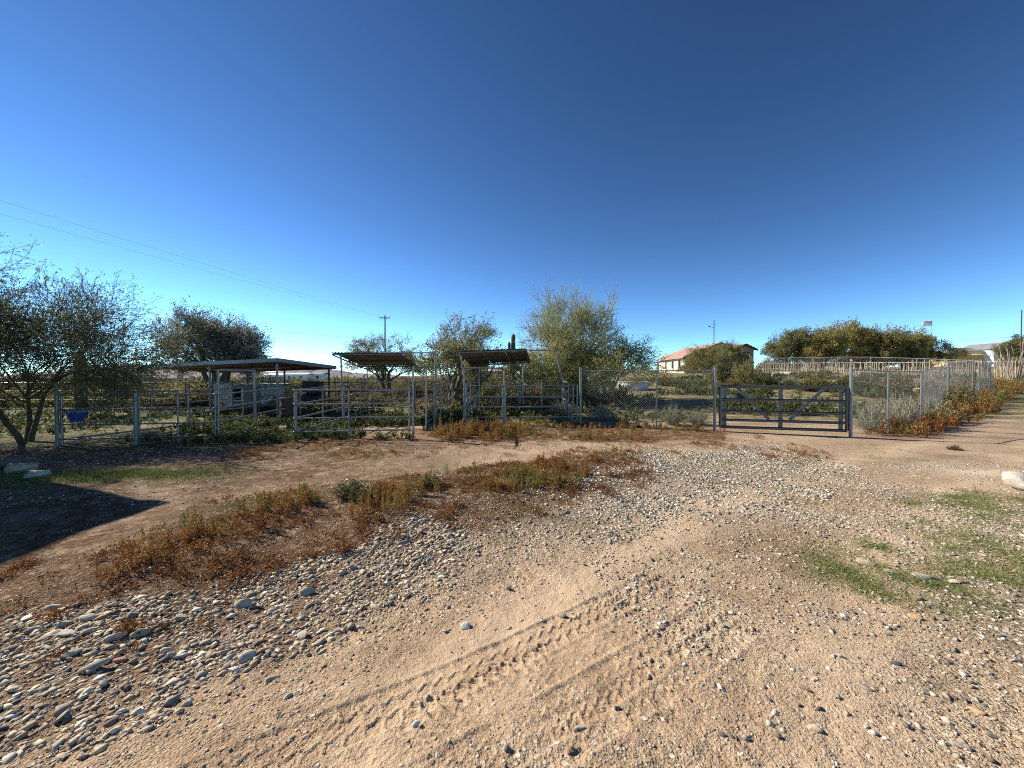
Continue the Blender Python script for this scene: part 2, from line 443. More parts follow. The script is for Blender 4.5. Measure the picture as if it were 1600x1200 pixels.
    L(s4.outputs[0], bp.inputs['Height']); L(bp.outputs['Normal'], b.inputs['Normal'])
    return m
M['ground'] = ground_material()

def attr_col_mat(name, rough=0.85):
    m, nt, b = new_mat(name)
    a = nd(nt, 'ShaderNodeAttribute'); a.attribute_name = 'col'
    geo = nd(nt, 'ShaderNodeNewGeometry')
    n = noise_node(nt, 70, 4, 0.7, geo.outputs['Position'])
    r = ramp(nt, n.outputs['Fac'], [(0.3, (0.7, 0.7, 0.7)), (0.7, (1.2, 1.2, 1.2))])
    nt.links.new(mix(nt, 1.0, a.outputs['Color'], r.outputs['Color'], 'MULTIPLY'), b.inputs['Base Color'])
    b.inputs['Roughness'].default_value = rough
    return m
M['pebble'] = attr_col_mat('loose_pebbles')
def stone_mat(name, stops):
    m, nt, b = new_mat(name)
    oi = nd(nt, 'ShaderNodeObjectInfo')
    r = ramp(nt, oi.outputs['Random'], stops)
    r.color_ramp.interpolation = 'CONSTANT' if len(stops) > 3 else 'LINEAR'
    geo = nd(nt, 'ShaderNodeNewGeometry')
    n = noise_node(nt, 45, 5, 0.75, geo.outputs['Position'])
    k = ramp(nt, n.outputs['Fac'], [(0.3, (0.62, 0.6, 0.58)), (0.7, (1.25, 1.25, 1.25))])
    nt.links.new(mix(nt, 1.0, r.outputs['Color'], k.outputs['Color'], 'MULTIPLY'), b.inputs['Base Color'])
    b.inputs['Roughness'].default_value = 0.8
    bp = nd(nt, 'ShaderNodeBump'); bp.inputs['Strength'].default_value = 0.5; bp.inputs['Distance'].default_value = 0.01
    nt.links.new(n.outputs['Fac'], bp.inputs['Height']); nt.links.new(bp.outputs['Normal'], b.inputs['Normal'])
    return m
M['stone'] = stone_mat('river_stone', [(0.0, (0.20, 0.20, 0.185)), (0.2, (0.29, 0.28, 0.25)), (0.45, (0.36, 0.34, 0.29)), (0.6, (0.15, 0.145, 0.14)), (0.72, (0.44, 0.40, 0.33)), (0.85, (0.27, 0.22, 0.18)), (0.95, (0.56, 0.53, 0.46))])
STONECOL = {'white': (0.60, 0.55, 0.46), 'grey': (0.29, 0.26, 0.215), 'dark': (0.11, 0.10, 0.095), 'tan': (0.46, 0.37, 0.26), 'brown': (0.22, 0.14, 0.095), 'red': (0.27, 0.125, 0.08), 'pale': (0.42, 0.385, 0.315), 'orange': (0.48, 0.32, 0.17), 'purple': (0.21, 0.16, 0.13)}
for k, c in STONECOL.items():
    M['stone_' + k] = stone_mat(k + '_stone', [(0.0, tuple(x * 0.9 for x in c)), (1.0, tuple(min(1, x * 1.1) for x in c))])

# ------------------------------------------------------------------ the ground sheet
def axis(parts):
    out = []
    for a, b, s in parts:
        n = max(1, int(round(abs(b - a) / s)))
        out += list(np.linspace(a, b, n, endpoint=False))
    out.append(parts[-1][1])
    return out
def geom(a, b, n, s0):
    # n points from a to b, spacing grows from s0
    r = 1.0001
    lo, hi = 1.0001, 3.0
    for _ in range(80):
        r = (lo + hi) / 2
        if s0 * (r ** n - 1) / (r - 1) < (b - a): lo = r
        else: hi = r
    return [a + s0 * (r ** i - 1) / (r - 1) for i in range(1, n + 1)]
xs = axis([(-5.0, -1.45, 0.05), (-1.45, 1.55, 0.008), (1.55, 5.6, 0.05)])
xs = [-v for v in reversed(geom(5.0, 1500, 62, 0.08))] + xs + geom(5.6, 1500, 62, 0.08)
ys = axis([(-40, -4, 3.0), (-4, 1.25, 0.25), (1.25, 1.4, 0.03), (1.4, 2.9, 0.008), (2.9, 4.2, 0.024), (4.2, 8.0, 0.06), (8.0, 15.0, 0.15)])
ys = ys + geom(15.0, 4000, 62, 0.2)
xs = np.array(xs); ys = np.array(ys)
X, Y = np.meshgrid(xs, ys)
zz = Hf(X, Y)
gx, gy = X.ravel(), Y.ravel()
jit = fbm(gx, gy, 1.6, 4, 21.0) - 0.5
jit2 = fbm(gx, gy, 0.5, 3, 51.0) - 0.5
m_grav = np.maximum(sstep(-0.25, 0.25, sdf(Z_DRIFT, gx, gy) + jit * 0.9), 0.9 * sstep(-0.8, 0.5, sdf(Z_DRIFT2, gx, gy) + jit * 2.5))
m_grav = np.maximum(m_grav, 0.38 * sstep(-0.5, 0.8, sdf(Z_GRASSR, gx, gy) + jit * 1.5))
bare = np.exp(-((gx - 0.1 - 0.6 * (gy - 2.2)) / 1.25) ** 2 - ((gy - 2.35) / 0.95) ** 2)      # the soft tyre-marked dirt
m_grav = np.maximum(m_grav, (0.42 + 0.9 * np.clip(jit + jit2, -0.25, .5)) * np.exp(-np.clip(gy - 9, 0, 99) / 5)) * (1 - 0.85 * bare)
litter_shade = 1.4 * sstep(-0.35, 0.25, sdf(Z_LITTER, gx, gy) + jit * 0.9)
litter_shade = np.maximum(litter_shade, sstep(-0.6, 0.3, sdf(Z_WFENCE, gx, gy) + jit * 1.2))
litter_shade = np.maximum(litter_shade, sstep(-0.6, 0.3, sdf(Z_WRIGHT, gx, gy) + jit * 1.2))
litter_shade = np.maximum(litter_shade, 0.85 * sstep(0.0, 0.22, jit + 0.4 * jit2) * sstep(6.2, 8.0, gy) * (gy < 12.5) * (gx < 6))
m_grn = np.maximum.reduce([
    (1.05 + 1.6 * sstep(5, -2, gx - 0.05 * gy)) * sstep(12.0, 15.5, gy + 3 * jit2) * (1 - 0.45 * sstep(20, 45, gx - 0.2 * gy)),
    0.8 * sstep(0.0, 1.2, sdf(Z_GRASSR, gx, gy) + jit),
    1.5 * sstep(8.6, 9.6, gy + 1.2 * jit) * sstep(-5.0, -7.0, gx),
    0.75 * np.exp(-((gx + 6.8) / 1.9) ** 2 - ((gy - 6.55) / 0.5) ** 2)])
left_shade_w = sstep(0.2, -3.2, gx + 1.4 * jit) * sstep(2.2, 3.2, gy) * sstep(13, 9.5, gy)  # left ground darkened in colour for tree shade, with real litter and gravel
litter_shade = np.maximum(litter_shade, 0.85 * left_shade_w * (0.7 + 1.2 * np.clip(jit + 0.3, 0, 1)))
m_grav = np.maximum(m_grav, 0.62 * left_shade_w)
LANE = np.array([gp(560, 1320), gp(760, 1050), gp(960, 900), gp(1130, 800), gp(1330, 725), gp(1480, 690), gp(1610, 655)])
def lane_d(x, y):
    d = np.full(np.shape(x), 1e9)
    for i in range(len(LANE) - 1):
        ax, ay = LANE[i]; ex, ey = LANE[i + 1] - LANE[i]
        t = np.clip(((x - ax) * ex + (y - ay) * ey) / (ex * ex + ey * ey), 0, 1)
        sg = np.sign(ex * (y - ay) - ey * (x - ax)); q = np.hypot(x - ax - t * ex, y - ay - t * ey)
        d = np.where(q < np.abs(d), q * sg, d)
    return d
ld = lane_d(gx, gy) + 0.25 * jit
m_lane = np.maximum(np.exp(-((ld - 0.15) / 0.28) ** 2), 0.8 * np.exp(-((ld + 1.5) / 0.3) ** 2)) * sstep(0.25, 0.5, fbm(gx, gy, 0.9, 3, 66.) + 0.05)
m_grav = m_grav * (1 - 0.6 * m_lane)
litter_shade = np.maximum(litter_shade, 0.75 * sstep(-0.15, 0.2, sdf(Z_DRIFT, gx, gy) + jit * 0.7))
rd = sdf(Z_ROAD, gx, gy)
m_pale = 0.6 * np.exp(-((gx - 8.0) / 0.8) ** 2 - ((gy - 6.85 + 0.3 * jit) / 0.28) ** 2) * sstep(0.3, 0.6, fbm(gx, gy, 3, 3, 2.0) + .1)
nx, ny = len(xs), len(ys)
idx = np.arange(nx * ny).reshape(ny, nx)
faces = np.stack([idx[:-1, :-1].ravel(), idx[:-1, 1:].ravel(), idx[1:, 1:].ravel(), idx[1:, :-1].ravel()], 1)
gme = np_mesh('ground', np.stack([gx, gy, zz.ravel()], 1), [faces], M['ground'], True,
              {'m_gravel': np.clip(m_grav, 0, 1), 'm_litter_shade': np.clip(litter_shade, 0, 2), 'm_green': np.clip(m_grn, 0, 3), 'm_pale': m_pale, 'm_lane': m_lane, 'm_soft': np.clip(np.maximum(bare, 0.7 * m_lane), 0, 1)})
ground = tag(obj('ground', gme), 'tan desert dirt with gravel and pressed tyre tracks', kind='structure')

# far mountains, low along the left of the horizon
def ridge(name, d, x0, x1, h, seed, mat):
    n = 160; vs = []; fs = []
    for i in range(n + 1):
        t = i / n; x = x0 + (x1 - x0) * t
        e = math.sin(math.pi * t) ** 0.6
        hh = h * e * (0.35 + 0.9 * float(fbm(np.array([t * 9]), np.array([seed]), 1.0, 4)[0]))
        for k, (f, dy) in enumerate(((0, -d * 0.10), (0.45 + 0.25 * mnoise.noise((t * 40, seed, 0)), -d * 0.05), (1.0, 0), (0.3, d * 0.06))):
            vs.append((x + 30 * mnoise.noise((t * 60, k, seed)), d + dy, hh * f - (4 if f == 0 else 0)))
    for i in range(n):
        for k in range(3):
            a = i * 4 + k; fs.append((a, a + 4, a + 5, a + 1))
    me = bpy.data.meshes.new(name); me.from_pydata(vs, [], fs); me.materials.append(mat); me.update()
    return tag(obj(name, me), kind='structure')
M['mountain'] = simple('mountain_rock', (0.19, 0.17, 0.19), 0.95, 0, 0.2, 0.01)
ridge('mountains', 3300, -4300, -900, 120, 3.0, M['mountain'])
ridge('mountains', 3600, -1300, 1800, 45, 8.0, M['mountain'])

# ------------------------------------------------------------------ vegetation generators
def leaves_from(rng, C, D, size, asp=0.32, spread=1.0):
    """diamond leaves at C (n,3), roughly along D"""
    n = len(C)
    D = D + rng.normal(0, spread, (n, 3)); D /= np.linalg.norm(D, axis=1, keepdims=True) + 1e-9
    N = rng.normal(0, 1, (n, 3)); W = np.cross(D, N); W /= np.linalg.norm(W, axis=1, keepdims=True) + 1e-9
    s = size * rng.uniform(0.6, 1.4, (n, 1))
    v = np.stack([C, C + D * s * 0.5 + W * s * asp * 0.5, C + D * s, C + D * s * 0.5 - W * s * asp * 0.5], 1).reshape(-1, 3)
    f = np.arange(n * 4).reshape(n, 4)
    return v, f
def tubes_from(p0, p1, r0, r1, k=4):
    n = len(p0)
    d = p1 - p0; d = d / (np.linalg.norm(d, axis=1, keepdims=True) + 1e-9)
    ref = np.where(np.abs(d[:, 2:3]) < 0.8, np.array([[0, 0, 1.0]]), np.array([[1.0, 0, 0]]))
    a = np.cross(d, ref); a /= np.linalg.norm(a, axis=1, keepdims=True) + 1e-9
    b = np.cross(d, a)
    ang = 2 * np.pi * np.arange(k) / k
    ca = np.cos(ang)[None, :, None]; sa = np.sin(ang)[None, :, None]
    ring = a[:, None, :] * ca + b[:, None, :] * sa
    A = p0[:, None, :] + ring * r0[:, None, None]; B = (p1 + d * 0.15 * r1[:, None])[:, None, :] + ring * r1[:, None, None]
    v = np.concatenate([A, B], 1).reshape(-1, 3)
    base = (np.arange(n) * 2 * k)[:, None]
    f = np.concatenate([np.stack([base[:, 0] + j, base[:, 0] + (j + 1) % k, base[:, 0] + k + (j + 1) % k, base[:, 0] + k + j], 1) for j in range(k)])
    return v, f

def grow(rng, p, d, L, r, lvl, P, segs, tips):
    n = P['nseg'][min(lvl, len(P['nseg']) - 1)]
    pts = []
    rr = r
    for i in range(n):
        d = d + rng.normal(0, P['wander'], 3); d[2] += P['up'][min(lvl, len(P['up']) - 1)]
        d = d / np.linalg.norm(d)
        q = p + d * (L / n)
        r1 = r * (1 - (1 - P['taper']) * (i + 1) / n)
        segs.append((p, q, rr, r1, lvl))
        pts.append((q, d.copy(), r1, (i + 1) / n)); p = q; rr = r1
    if lvl < P['levels']:
        nc = P['kids'][lvl]
        for j in range(nc):
            t = rng.uniform(P['from'][min(lvl, len(P['from']) - 1)], 1.0) if j else 1.0
            k = min(n - 1, int(t * n))
            q, dd, r1, _ = pts[k]
            ax = np.cross(dd, rng.normal(0, 1, 3)); ax /= np.linalg.norm(ax) + 1e-9
            a = R(rng.uniform(*P['angle'])) * (0.5 if j == 0 else 1)
            nd_ = dd * math.cos(a) + ax * math.sin(a)
            grow(rng, q, nd_, L * rng.uniform(*P['len']), max(r1 * rng.uniform(0.5, 0.75), P['rmin']), lvl + 1, P, segs, tips)
    if lvl >= P['levels'] - P.get('leafback', 0):
        for q, dd, r1, t in pts:
            tips.append((q, dd))

DEF = dict(nseg=[3, 4, 4, 3, 3], wander=0.16, up=[0.05, 0.03, 0.02, 0.0, -0.01], taper=0.6, levels=4, kids=[4, 5, 5, 4], **{'from': [0.6, 0.3, 0.25, 0.2]},
           angle=(25, 60), len=(0.55, 0.85), rmin=0.006, leafback=0, stems=1, L0=1.2, r0=0.12, lean=0.3, nleaf=6, leaf=0.1, asp=0.32, lspread=0.9, jitter=0.08)
def tree_meshes(seed, height, bark_m, leaf_m, **kw):
    P = dict(DEF); P.update(kw)
    rng = np.random.RandomState(seed)
    segs = []; tips = []
    for s in range(P['stems']):
        az = 2 * math.pi * (s + rng.uniform(-.2, .2)) / P['stems'] + seed
        ln = P['lean'] * rng.uniform(0.6, 1.3)
        d = np.array([math.cos(az) * ln, math.sin(az) * ln, 1.0]); d /= np.linalg.norm(d)
        grow(rng, np.array([0.05 * math.cos(az), 0.05 * math.sin(az), -0.1]), d, P['L0'] * rng.uniform(0.85, 1.15), P['r0'] * rng.uniform(0.8, 1.1), 0, P, segs, tips)
    p0 = np.array([s[0] for s in segs]); p1 = np.array([s[1] for s in segs]); r0 = np.array([s[2] for s in segs]); r1 = np.array([s[3] for s in segs]); lv = np.array([s[4] for s in segs])
    top = np.percentile(p1[:, 2], 99.5); sc = height / top
    p0 *= sc; p1 *= sc; r0 = r0 * sc; r1 = r1 * sc
    thick = lv <= 1
    v1, f1 = tubes_from(p0[thick], p1[thick], r0[thick], r1[thick], 7)
    v2, f2 = tubes_from(p0[~thick], p1[~thick], r0[~thick], r1[~thick], 3)
    wood = np_mesh('trunk', np.concatenate([v1, v2]), [f1, f2 + len(v1)], bark_m, True)
    C = np.array([t[0] for t in tips]) * sc; D = np.array([t[1] for t in tips])
    nl = P['nleaf']
    C = np.repeat(C, nl, 0) + rng.normal(0, P['jitter'], (len(C) * nl, 3)); D = np.repeat(D, nl, 0)
    v, f = leaves_from(rng, C, D, P['leaf'], P['asp'], P['lspread'])
    cl = np.clip(fbm(C[:, 0] + C[:, 2], C[:, 1] - C[:, 2], 1.3, 2, seed) + rng.normal(0, 0.16, len(C)), 0, 1)
    crown = np_mesh("crown", v, [f], leaf_m, False, {'tint': np.repeat(cl, 4)})
    return wood, crown
def place_tree(name, meshes, x, y, rz, s, label, cat='tree', group=None, sink=0.0):
    t = empty(name, (x, y, Z(x, y) - sink), rz)
    t.scale = (s, s, s) if isinstance(s, (int, float)) else s
    tag(t, label, cat, group)
    obj('trunk', meshes[0], t); obj('crown', meshes[1], t)
    return t

def bush_arrays(rng, Rr, Hh, nst, nleaf, lsize, asp=0.35, tmin=0.2, upright=0.0, jit=0.06):
    az = rng.uniform(0, 2 * np.pi, nst); u = rng.uniform(0.0, 1.0, nst) ** (0.7 + upright)
    el = (1 - u) * np.pi / 2 + u * R(12)
    ln = rng.uniform(0.65, 1.05, nst)
    end = np.stack([np.cos(az) * np.cos(el) * Rr * ln, np.sin(az) * np.cos(el) * Rr * ln, np.sin(el) * Hh * ln + 0.02], 1)
    b0 = np.stack([np.cos(az), np.sin(az), 0 * az], 1) * (Rr * 0.25 * rng.uniform(0, 1, (nst, 1)))
    mid = b0 * 0.5 + end * 0.5 + np.stack([0 * az, 0 * az, 0.08 * Hh * np.ones(nst)], 1)
    t = rng.uniform(tmin, 1.0, (nst, nleaf))[..., None]
    P = ((1 - t) ** 2) * b0[:, None] + 2 * t * (1 - t) * mid[:, None] + t * t * end[:, None]
    P = P + rng.normal(0, jit * Rr, P.shape)
    D = np.repeat((end - b0)[:, None, :], nleaf, 1); D = D / (np.linalg.norm(D, axis=2, keepdims=True) + 1e-9)
    C = P.reshape(-1, 3); C[:, 2] = np.maximum(C[:, 2], 0.01)
    lv, lf = leaves_from(rng, C, D.reshape(-1, 3), lsize, asp, 0.6)
    sv_, sf = tubes_from(np.concatenate([b0, mid]), np.concatenate([mid, end]), np.full(2 * nst, 0.012 * Rr), np.full(2 * nst, 0.008 * Rr), 3)
    tint = np.clip(np.repeat(rng.uniform(0, 1, nst), nleaf) * 0.5 + rng.uniform(0, 0.55, nst * nleaf), 0, 1)
    return lv, lf, np.repeat(tint, 4), sv_, sf
def bush_meshes(seed, Rr, Hh, nst, nleaf, lsize, leaf, stem, **kw):
    rng = np.random.RandomState(seed)
    lv, lf, tint, sv_, sf = bush_arrays(rng, Rr, Hh, nst, nleaf, lsize, **kw)
    return (np_mesh('stems', sv_, [sf], stem), np_mesh('foliage', lv, [lf], leaf, False, {'tint': tint}))
def place_bush(name, me, x, y, rz, s, label, cat='shrub', group=None):
    t = empty(name, (x, y, Z(x, y) - 0.02), rz)
    t.scale = (s, s, s) if isinstance(s, (int, float)) else s
    tag(t, label, cat, group)
    obj('stems', me[0], t); obj('foliage', me[1], t)
    return t

def sample(rng, n, x0, x1, y0, y1, fn):
    """n points in the box kept with probability fn(x, y)"""
    out = []; got = 0
    for _ in range(60):
        x = rng.uniform(x0, x1, n * 2); y = rng.uniform(y0, y1, n * 2)
        k = rng.uniform(0, 1, n * 2) < fn(x, y)
        out.append(np.stack([x[k], y[k]], 1)); got += int(k.sum())
        if got >= n: break
    return np.concatenate(out)[:n]

def stuff_plants(name, label, pts, protos, mat, rng, smin, smax, tint_fn=None, cat=None):
    """scatter copies of (lv, lf, tint) over pts into ONE mesh"""
    V = []; F = []; T = []; b = 0
    z = Hc(pts[:, 0], pts[:, 1])
    sc = rng.uniform(smin, smax, len(pts)); an = rng.uniform(0, 2 * np.pi, len(pts)); wh = rng.randint(0, len(protos), len(pts))
    to = tint_fn(pts[:, 0], pts[:, 1]) if tint_fn is not None else np.zeros(len(pts))
    for k, (lv, lf, ti) in enumerate(protos):
        I = np.where(wh == k)[0]
        if not len(I): continue
        ca, sa, s = np.cos(an[I])[:, None], np.sin(an[I])[:, None], sc[I][:, None]
        vx = (lv[None, :, 0] * ca - lv[None, :, 1] * sa) * s + pts[I, 0][:, None]
        vy = (lv[None, :, 0] * sa + lv[None, :, 1] * ca) * s + pts[I, 1][:, None]
        vz = lv[None, :, 2] * s * rng.uniform(0.75, 1.2, (len(I), 1)) + z[I][:, None] - 0.005
        V.append(np.stack([vx, vy, vz], 2).reshape(-1, 3))
        F.append((lf[None] + (np.arange(len(I)) * len(lv))[:, None, None]).reshape(-1, lf.shape[1]) + b)
        T.append(np.clip(ti[None] + to[I][:, None], 0, 1).ravel()); b += len(I) * len(lv)
    me = np_mesh(name, np.concatenate(V), [np.concatenate(F)], mat, False, {'tint': np.concatenate(T)})
    return tag(obj(name, me), label, cat, kind='stuff')

# ================================================================== things
# ------------------------------------------------------------------ pipe work
def unit_cyl(mat, k=10):
    v = []; f = []
    for z in (0, 1):
        for j in range(k):
            v.append((math.cos(2 * math.pi * j / k), math.sin(2 * math.pi * j / k), z))
    f = [(j, (j + 1) % k, k + (j + 1) % k, k + j) for j in range(k)] + [tuple(reversed(range(k))), tuple(range(k, 2 * k))]
    me = bpy.data.meshes.new('pipe'); me.from_pydata(v, [], f); me.materials.append(mat)
    sm = np.zeros(len(me.polygons), bool); sm[:k] = True
    me.polygons.foreach_set('use_smooth', sm); me.update()
    return me
CYL = {}
def pipe(name, a, b, r, mat, parent):
    """a round bar from a to b given in the parent's own space"""
    if mat not in CYL: CYL[mat] = unit_cyl(M[mat])
    a = Vector(a); b = Vector(b); d = b - a
    o = bpy.data.objects.new(name, CYL[mat])
    o.matrix_local = Matrix.Translation(a) @ d.to_track_quat('Z', 'Y').to_matrix().to_4x4() @ Matrix.Diagonal((r, r, d.length, 1))
    link(o, parent)
    return o

def panel(x0, y0, x1, y1, rails, label, legs=(0.0, 0.5, 1.0), r=0.021, mat='galv', top=None, name='pipe_fence', cat='fence', group='corral panels', clamps=True, sag=0.0):
    """a livestock panel: level pipes between uprights, standing on the ground"""
    z0, z1 = Z(x0, y0), Z(x1, y1)
    t = empty(name, (x0, y0, z0), math.atan2(y1 - y0, x1 - x0))
    L = math.hypot(x1 - x0, y1 - y0); dz = z1 - z0
    tag(t, label, cat, group)
    tp = top if top else max(rails)
    for h in rails:
        pipe('rail', (0, 0, h), (L, 0, h + dz), r, mat, t)
    for f in legs:
        x = L * f
        pipe('post', (x, 0.0, dz * f - 0.06), (x, 0.0, dz * f + tp + (0.02 if f in (0, 1) else 0)), r * (1.25 if f in (0.0, 1.0) else 0.95), mat, t)
        if clamps:
            for h in rails:
                pipe('clamp', (x - 0.035, 0, h + dz * f), (x + 0.035, 0, h + dz * f), r * 1.35, mat, t)
    return t

def bow_frame(x0, y0, x1, y1, h, label, rails=(), r=0.027, mat='galv'):
    """a walk-through frame: two tall uprights tied by a head bar"""
    z0, z1 = Z(x0, y0), Z(x1, y1)
    t = empty('gate_frame', (x0, y0, z0), math.atan2(y1 - y0, x1 - x0))
    L = math.hypot(x1 - x0, y1 - y0); dz = z1 - z0
    tag(t, label, 'gate frame', 'tall pipe gate frames')
    pipe('upright', (0, 0, -0.06), (0, 0, h), r, mat, t); pipe('upright', (L, 0, dz - 0.06), (L, 0, dz + h), r, mat, t)
    pipe('head_bar', (-0.02, 0, h), (L + 0.02, 0, dz + h), r, mat, t)
    for q in rails:
        pipe('rail', (0, 0, q), (L, 0, q + dz), 0.02, mat, t)
    return t

R4 = (0.15, 0.50, 0.86, 1.22)
R4T = (0.25, 0.60, 0.96, 1.33)
# front of the corral, left to right
panel(-10.86, 9.4, -9.33, 9.7, R4, 'grey pipe panel with the blue bucket hung on it', legs=(0.0, 1.0))
panel(-9.30, 9.72, -7.66, 10.07, R4, 'sun-streaked pipe panel just right of the bucket panel', legs=(0.0, 0.5, 1.0))
t = empty('corner_post', (-10.93, 9.36, Z(-10.93, 9.36))); tag(t, 'tall pipe post at the bucket end of the corral', 'post'); pipe('pole', (0, 0, -0.1), (0, 0, 1.46), 0.038, 'galv_dull', t); pipe('cap', (0, 0, 1.46), (0, 0, 1.475), 0.042, 'galv_dull', t)
t = empty('corner_post', (-9.27, 9.60, Z(-9.27, 9.60))); tag(t, 'square-shouldered pipe post between the two left panels', 'post'); pipe('pole', (0, 0, -0.1), (0, 0, 1.27), 0.045, 'galv_dull', t); pipe('cap', (0, 0, 1.27), (0, 0, 1.285), 0.05, 'galv_dull', t)
bow_frame(-7.58, 10.07, -7.98, 12.1, 1.84, 'pipe gate frame in front of the long grey shelter', rails=R4)
# lines going back
panel(-10.80, 9.55, -10.2, 12.3, R4, 'pipe panel running back from the bucket panel', group='panels running back from the corral front', legs=(0.5, 1.0))
panel(-10.18, 12.36, -9.3, 15.9, R4, 'far pipe panel ending under the long grey shelter', group='panels running back from the corral front', legs=(0.5, 1.0))
panel(-7.99, 12.15, -7.93, 14.6, R4, 'pipe panel behind the frame at the long grey shelter', group='panels running back from the corral front', mat='galv_dull')
panel(-5.62, 10.15, -5.66, 13.1, R4T, 'dividing pipe panel running back from the swung gate', group='panels running back from the corral front', mat='galv_dull')
panel(-5.66, 13.16, -5.7, 16.1, R4T, 'dividing pipe panel beneath the middle tin roof', group='panels running back from the corral front', mat='galv_dull')
# the swung gate
panel(-5.60, 10.05, -2.76, 10.48, R4T, 'pale four-bar pipe gate swung shut before the middle pen', name='corral_gate', cat='gate', group=None, legs=(0.0, 0.46, 1.0))
bow_frame(-2.66, 10.5, -2.66, 12.1, 1.95, 'narrow pipe gate frame beside the four-bar gate', rails=())
panel(-2.66, 12.15, -2.64, 14.4, R4T, 'pipe panel going back from the narrow gate frame', group='panels running back from the corral front', mat='galv')
panel(-2.64, 14.45, -2.52, 16.6, R4T, 'far pipe panel by the leaning mesquite trunk', group='panels running back from the corral front', mat='galv_dull')
# right pen
bow_frame(-1.64, 13.3, -0.27, 13.3, 1.93, 'wide pipe gate frame under the right tin roof', rails=())
panel(-1.60, 13.3, -0.31, 13.3, R4T, 'short four-bar gate hung in the wide frame', name='corral_gate', cat='gate', group=None, legs=(0.0, 1.0))
panel(-0.23, 13.3, 2.22, 13.3, R4T, 'four-bar pipe panel between wide frame and chain-link fence', legs=(0.0, 1.0))
panel(-1.66, 13.4, -1.6, 16.6, R4T, 'pipe panel forming the left side of the right pen', group='panels running back from the corral front', mat='galv_dull', legs=(0.25, 0.6, 1.0))
panel(2.1, 13.4, 2.15, 16.6, R4T, 'pipe panel forming the right side of the right pen', group='panels running back from the corral front', mat='galv', legs=(0.0, 0.4, 1.0))
panel(-1.55, 16.7, 0.3, 16.7, R4T, 'back pipe panel of the right pen, left half', group='back panels of the pens', mat='galv_dull')
panel(0.36, 16.7, 2.2, 16.7, R4T, 'back pipe panel of the right pen, right half', group='back panels of the pens', mat='galv_dull')
panel(-5.65, 16.3, -4.15, 16.5, R4T, 'back pipe panel of the middle pen, left half', group='back panels of the pens', mat='galv_dull')
panel(-4.10, 16.5, -2.55, 16.66, R4T, 'back pipe panel of the middle pen, right half', group='back panels of the pens', mat='galv_dull')
panel(-7.9, 16.1, -5.75, 16.25, R4T, 'back pipe panel behind the black feed bin', group='back panels of the pens', mat='dark_pipe')

# ------------------------------------------------------------------ shelters
def corrugated(p00, p10, p01, p11, n, amp, thick, nv=8):
    """sheet between four corners, waves run across the first direction"""
    p00, p10, p01, p11 = map(Vector, (p00, p10, p01, p11))
    vs = []; fs = []
    m = n * 4
    for s in (0, 1):
        for j in range(2):
            for i in range(m + 1):
                a = i / m; b = j
                p = (p00 * (1 - a) + p10 * a) * (1 - b) + (p01 * (1 - a) + p11 * a) * b
                vs.append(p + Vector((0, 0, amp * math.sin(2 * math.pi * i / 4) + (thick if s else 0))))
    o = 2 * (m + 1)
    for s in (0, 1):
        for i in range(m):
            q = (s * o + i, s * o + i + 1, s * o + m + 1 + i + 1, s * o + m + 1 + i)
            fs.append(q if s else tuple(reversed(q)))
    for i in range(m):
        fs.append((i, i + 1, o + i + 1, o + i)); fs.append((m + 1 + i + 1, m + 1 + i, o + m + 1 + i, o + m + 1 + i + 1))
    fs.append((m + 1, 0, o, o + m + 1)); fs.append((m, 2 * m + 1, o + 2 * m + 1, o + m))
    mb = MB(); mb.add(vs, fs)
    return mb

def lerp4(P, a, b):
    p00, p10, p01, p11 = map(Vector, P)
    return (p00 * (1 - a) + p10 * a) * (1 - b) + (p01 * (1 - a) + p11 * a) * b

# middle and right small tin roofs
def tin_shelter(P, label, posts, extra, nsheet):
    base = Vector((P[0][0], P[0][1], Z(P[0][0], P[0][1])))
    t = empty('shade_shelter', base); tag(t, label, 'shelter', 'small tin-roofed shade shelters')
    loc = lambda v: Vector(v) - base
    Q = [loc(p) for p in P]
    for k in range(nsheet):          # separate roof sheets side by side
        a0, a1 = k / nsheet, (k + 1) / nsheet - 0.004
        dz = Vector((0, 0, 0.006 * (k % 2)))
        c = [lerp4(Q, a0, 0) + dz, lerp4(Q, a1, 0) + dz, lerp4(Q, a0, 1) + dz, lerp4(Q, a1, 1) + dz]
        corrugated(*c, n=max(4, int((c[1] - c[0]).length / 0.1)), amp=0.012, thick=0.006).build('roof_sheet', M['roof_metal'], t, smooth=True)
    for b in (0.02, 0.5, 0.97):
        pipe('purlin', lerp4(Q, 0, b) - Vector((0, 0, 0.05)), lerp4(Q, 1, b) - Vector((0, 0, 0.05)), 0.028, 'dark_pipe' if b > 0.1 else 'galv_dull', t)
    for a in (0.03, 0.97):
        pipe('rafter', lerp4(Q, a, 0) - Vector((0, 0, 0.10)), lerp4(Q, a, 1) - Vector((0, 0, 0.10)), 0.024, 'dark_pipe', t)
    for (x, y, x2, y2, z) in posts:
        pipe('post', loc((x, y, Z(x, y) - 0.08)), loc((x2, y2, z)), 0.028, 'galv_dull', t)
    for (a, b) in extra:
        pipe('brace', loc(a), loc(b), 0.022, 'galv_dull', t)
    return t
yA0, yA1 = 13.5, 16.5
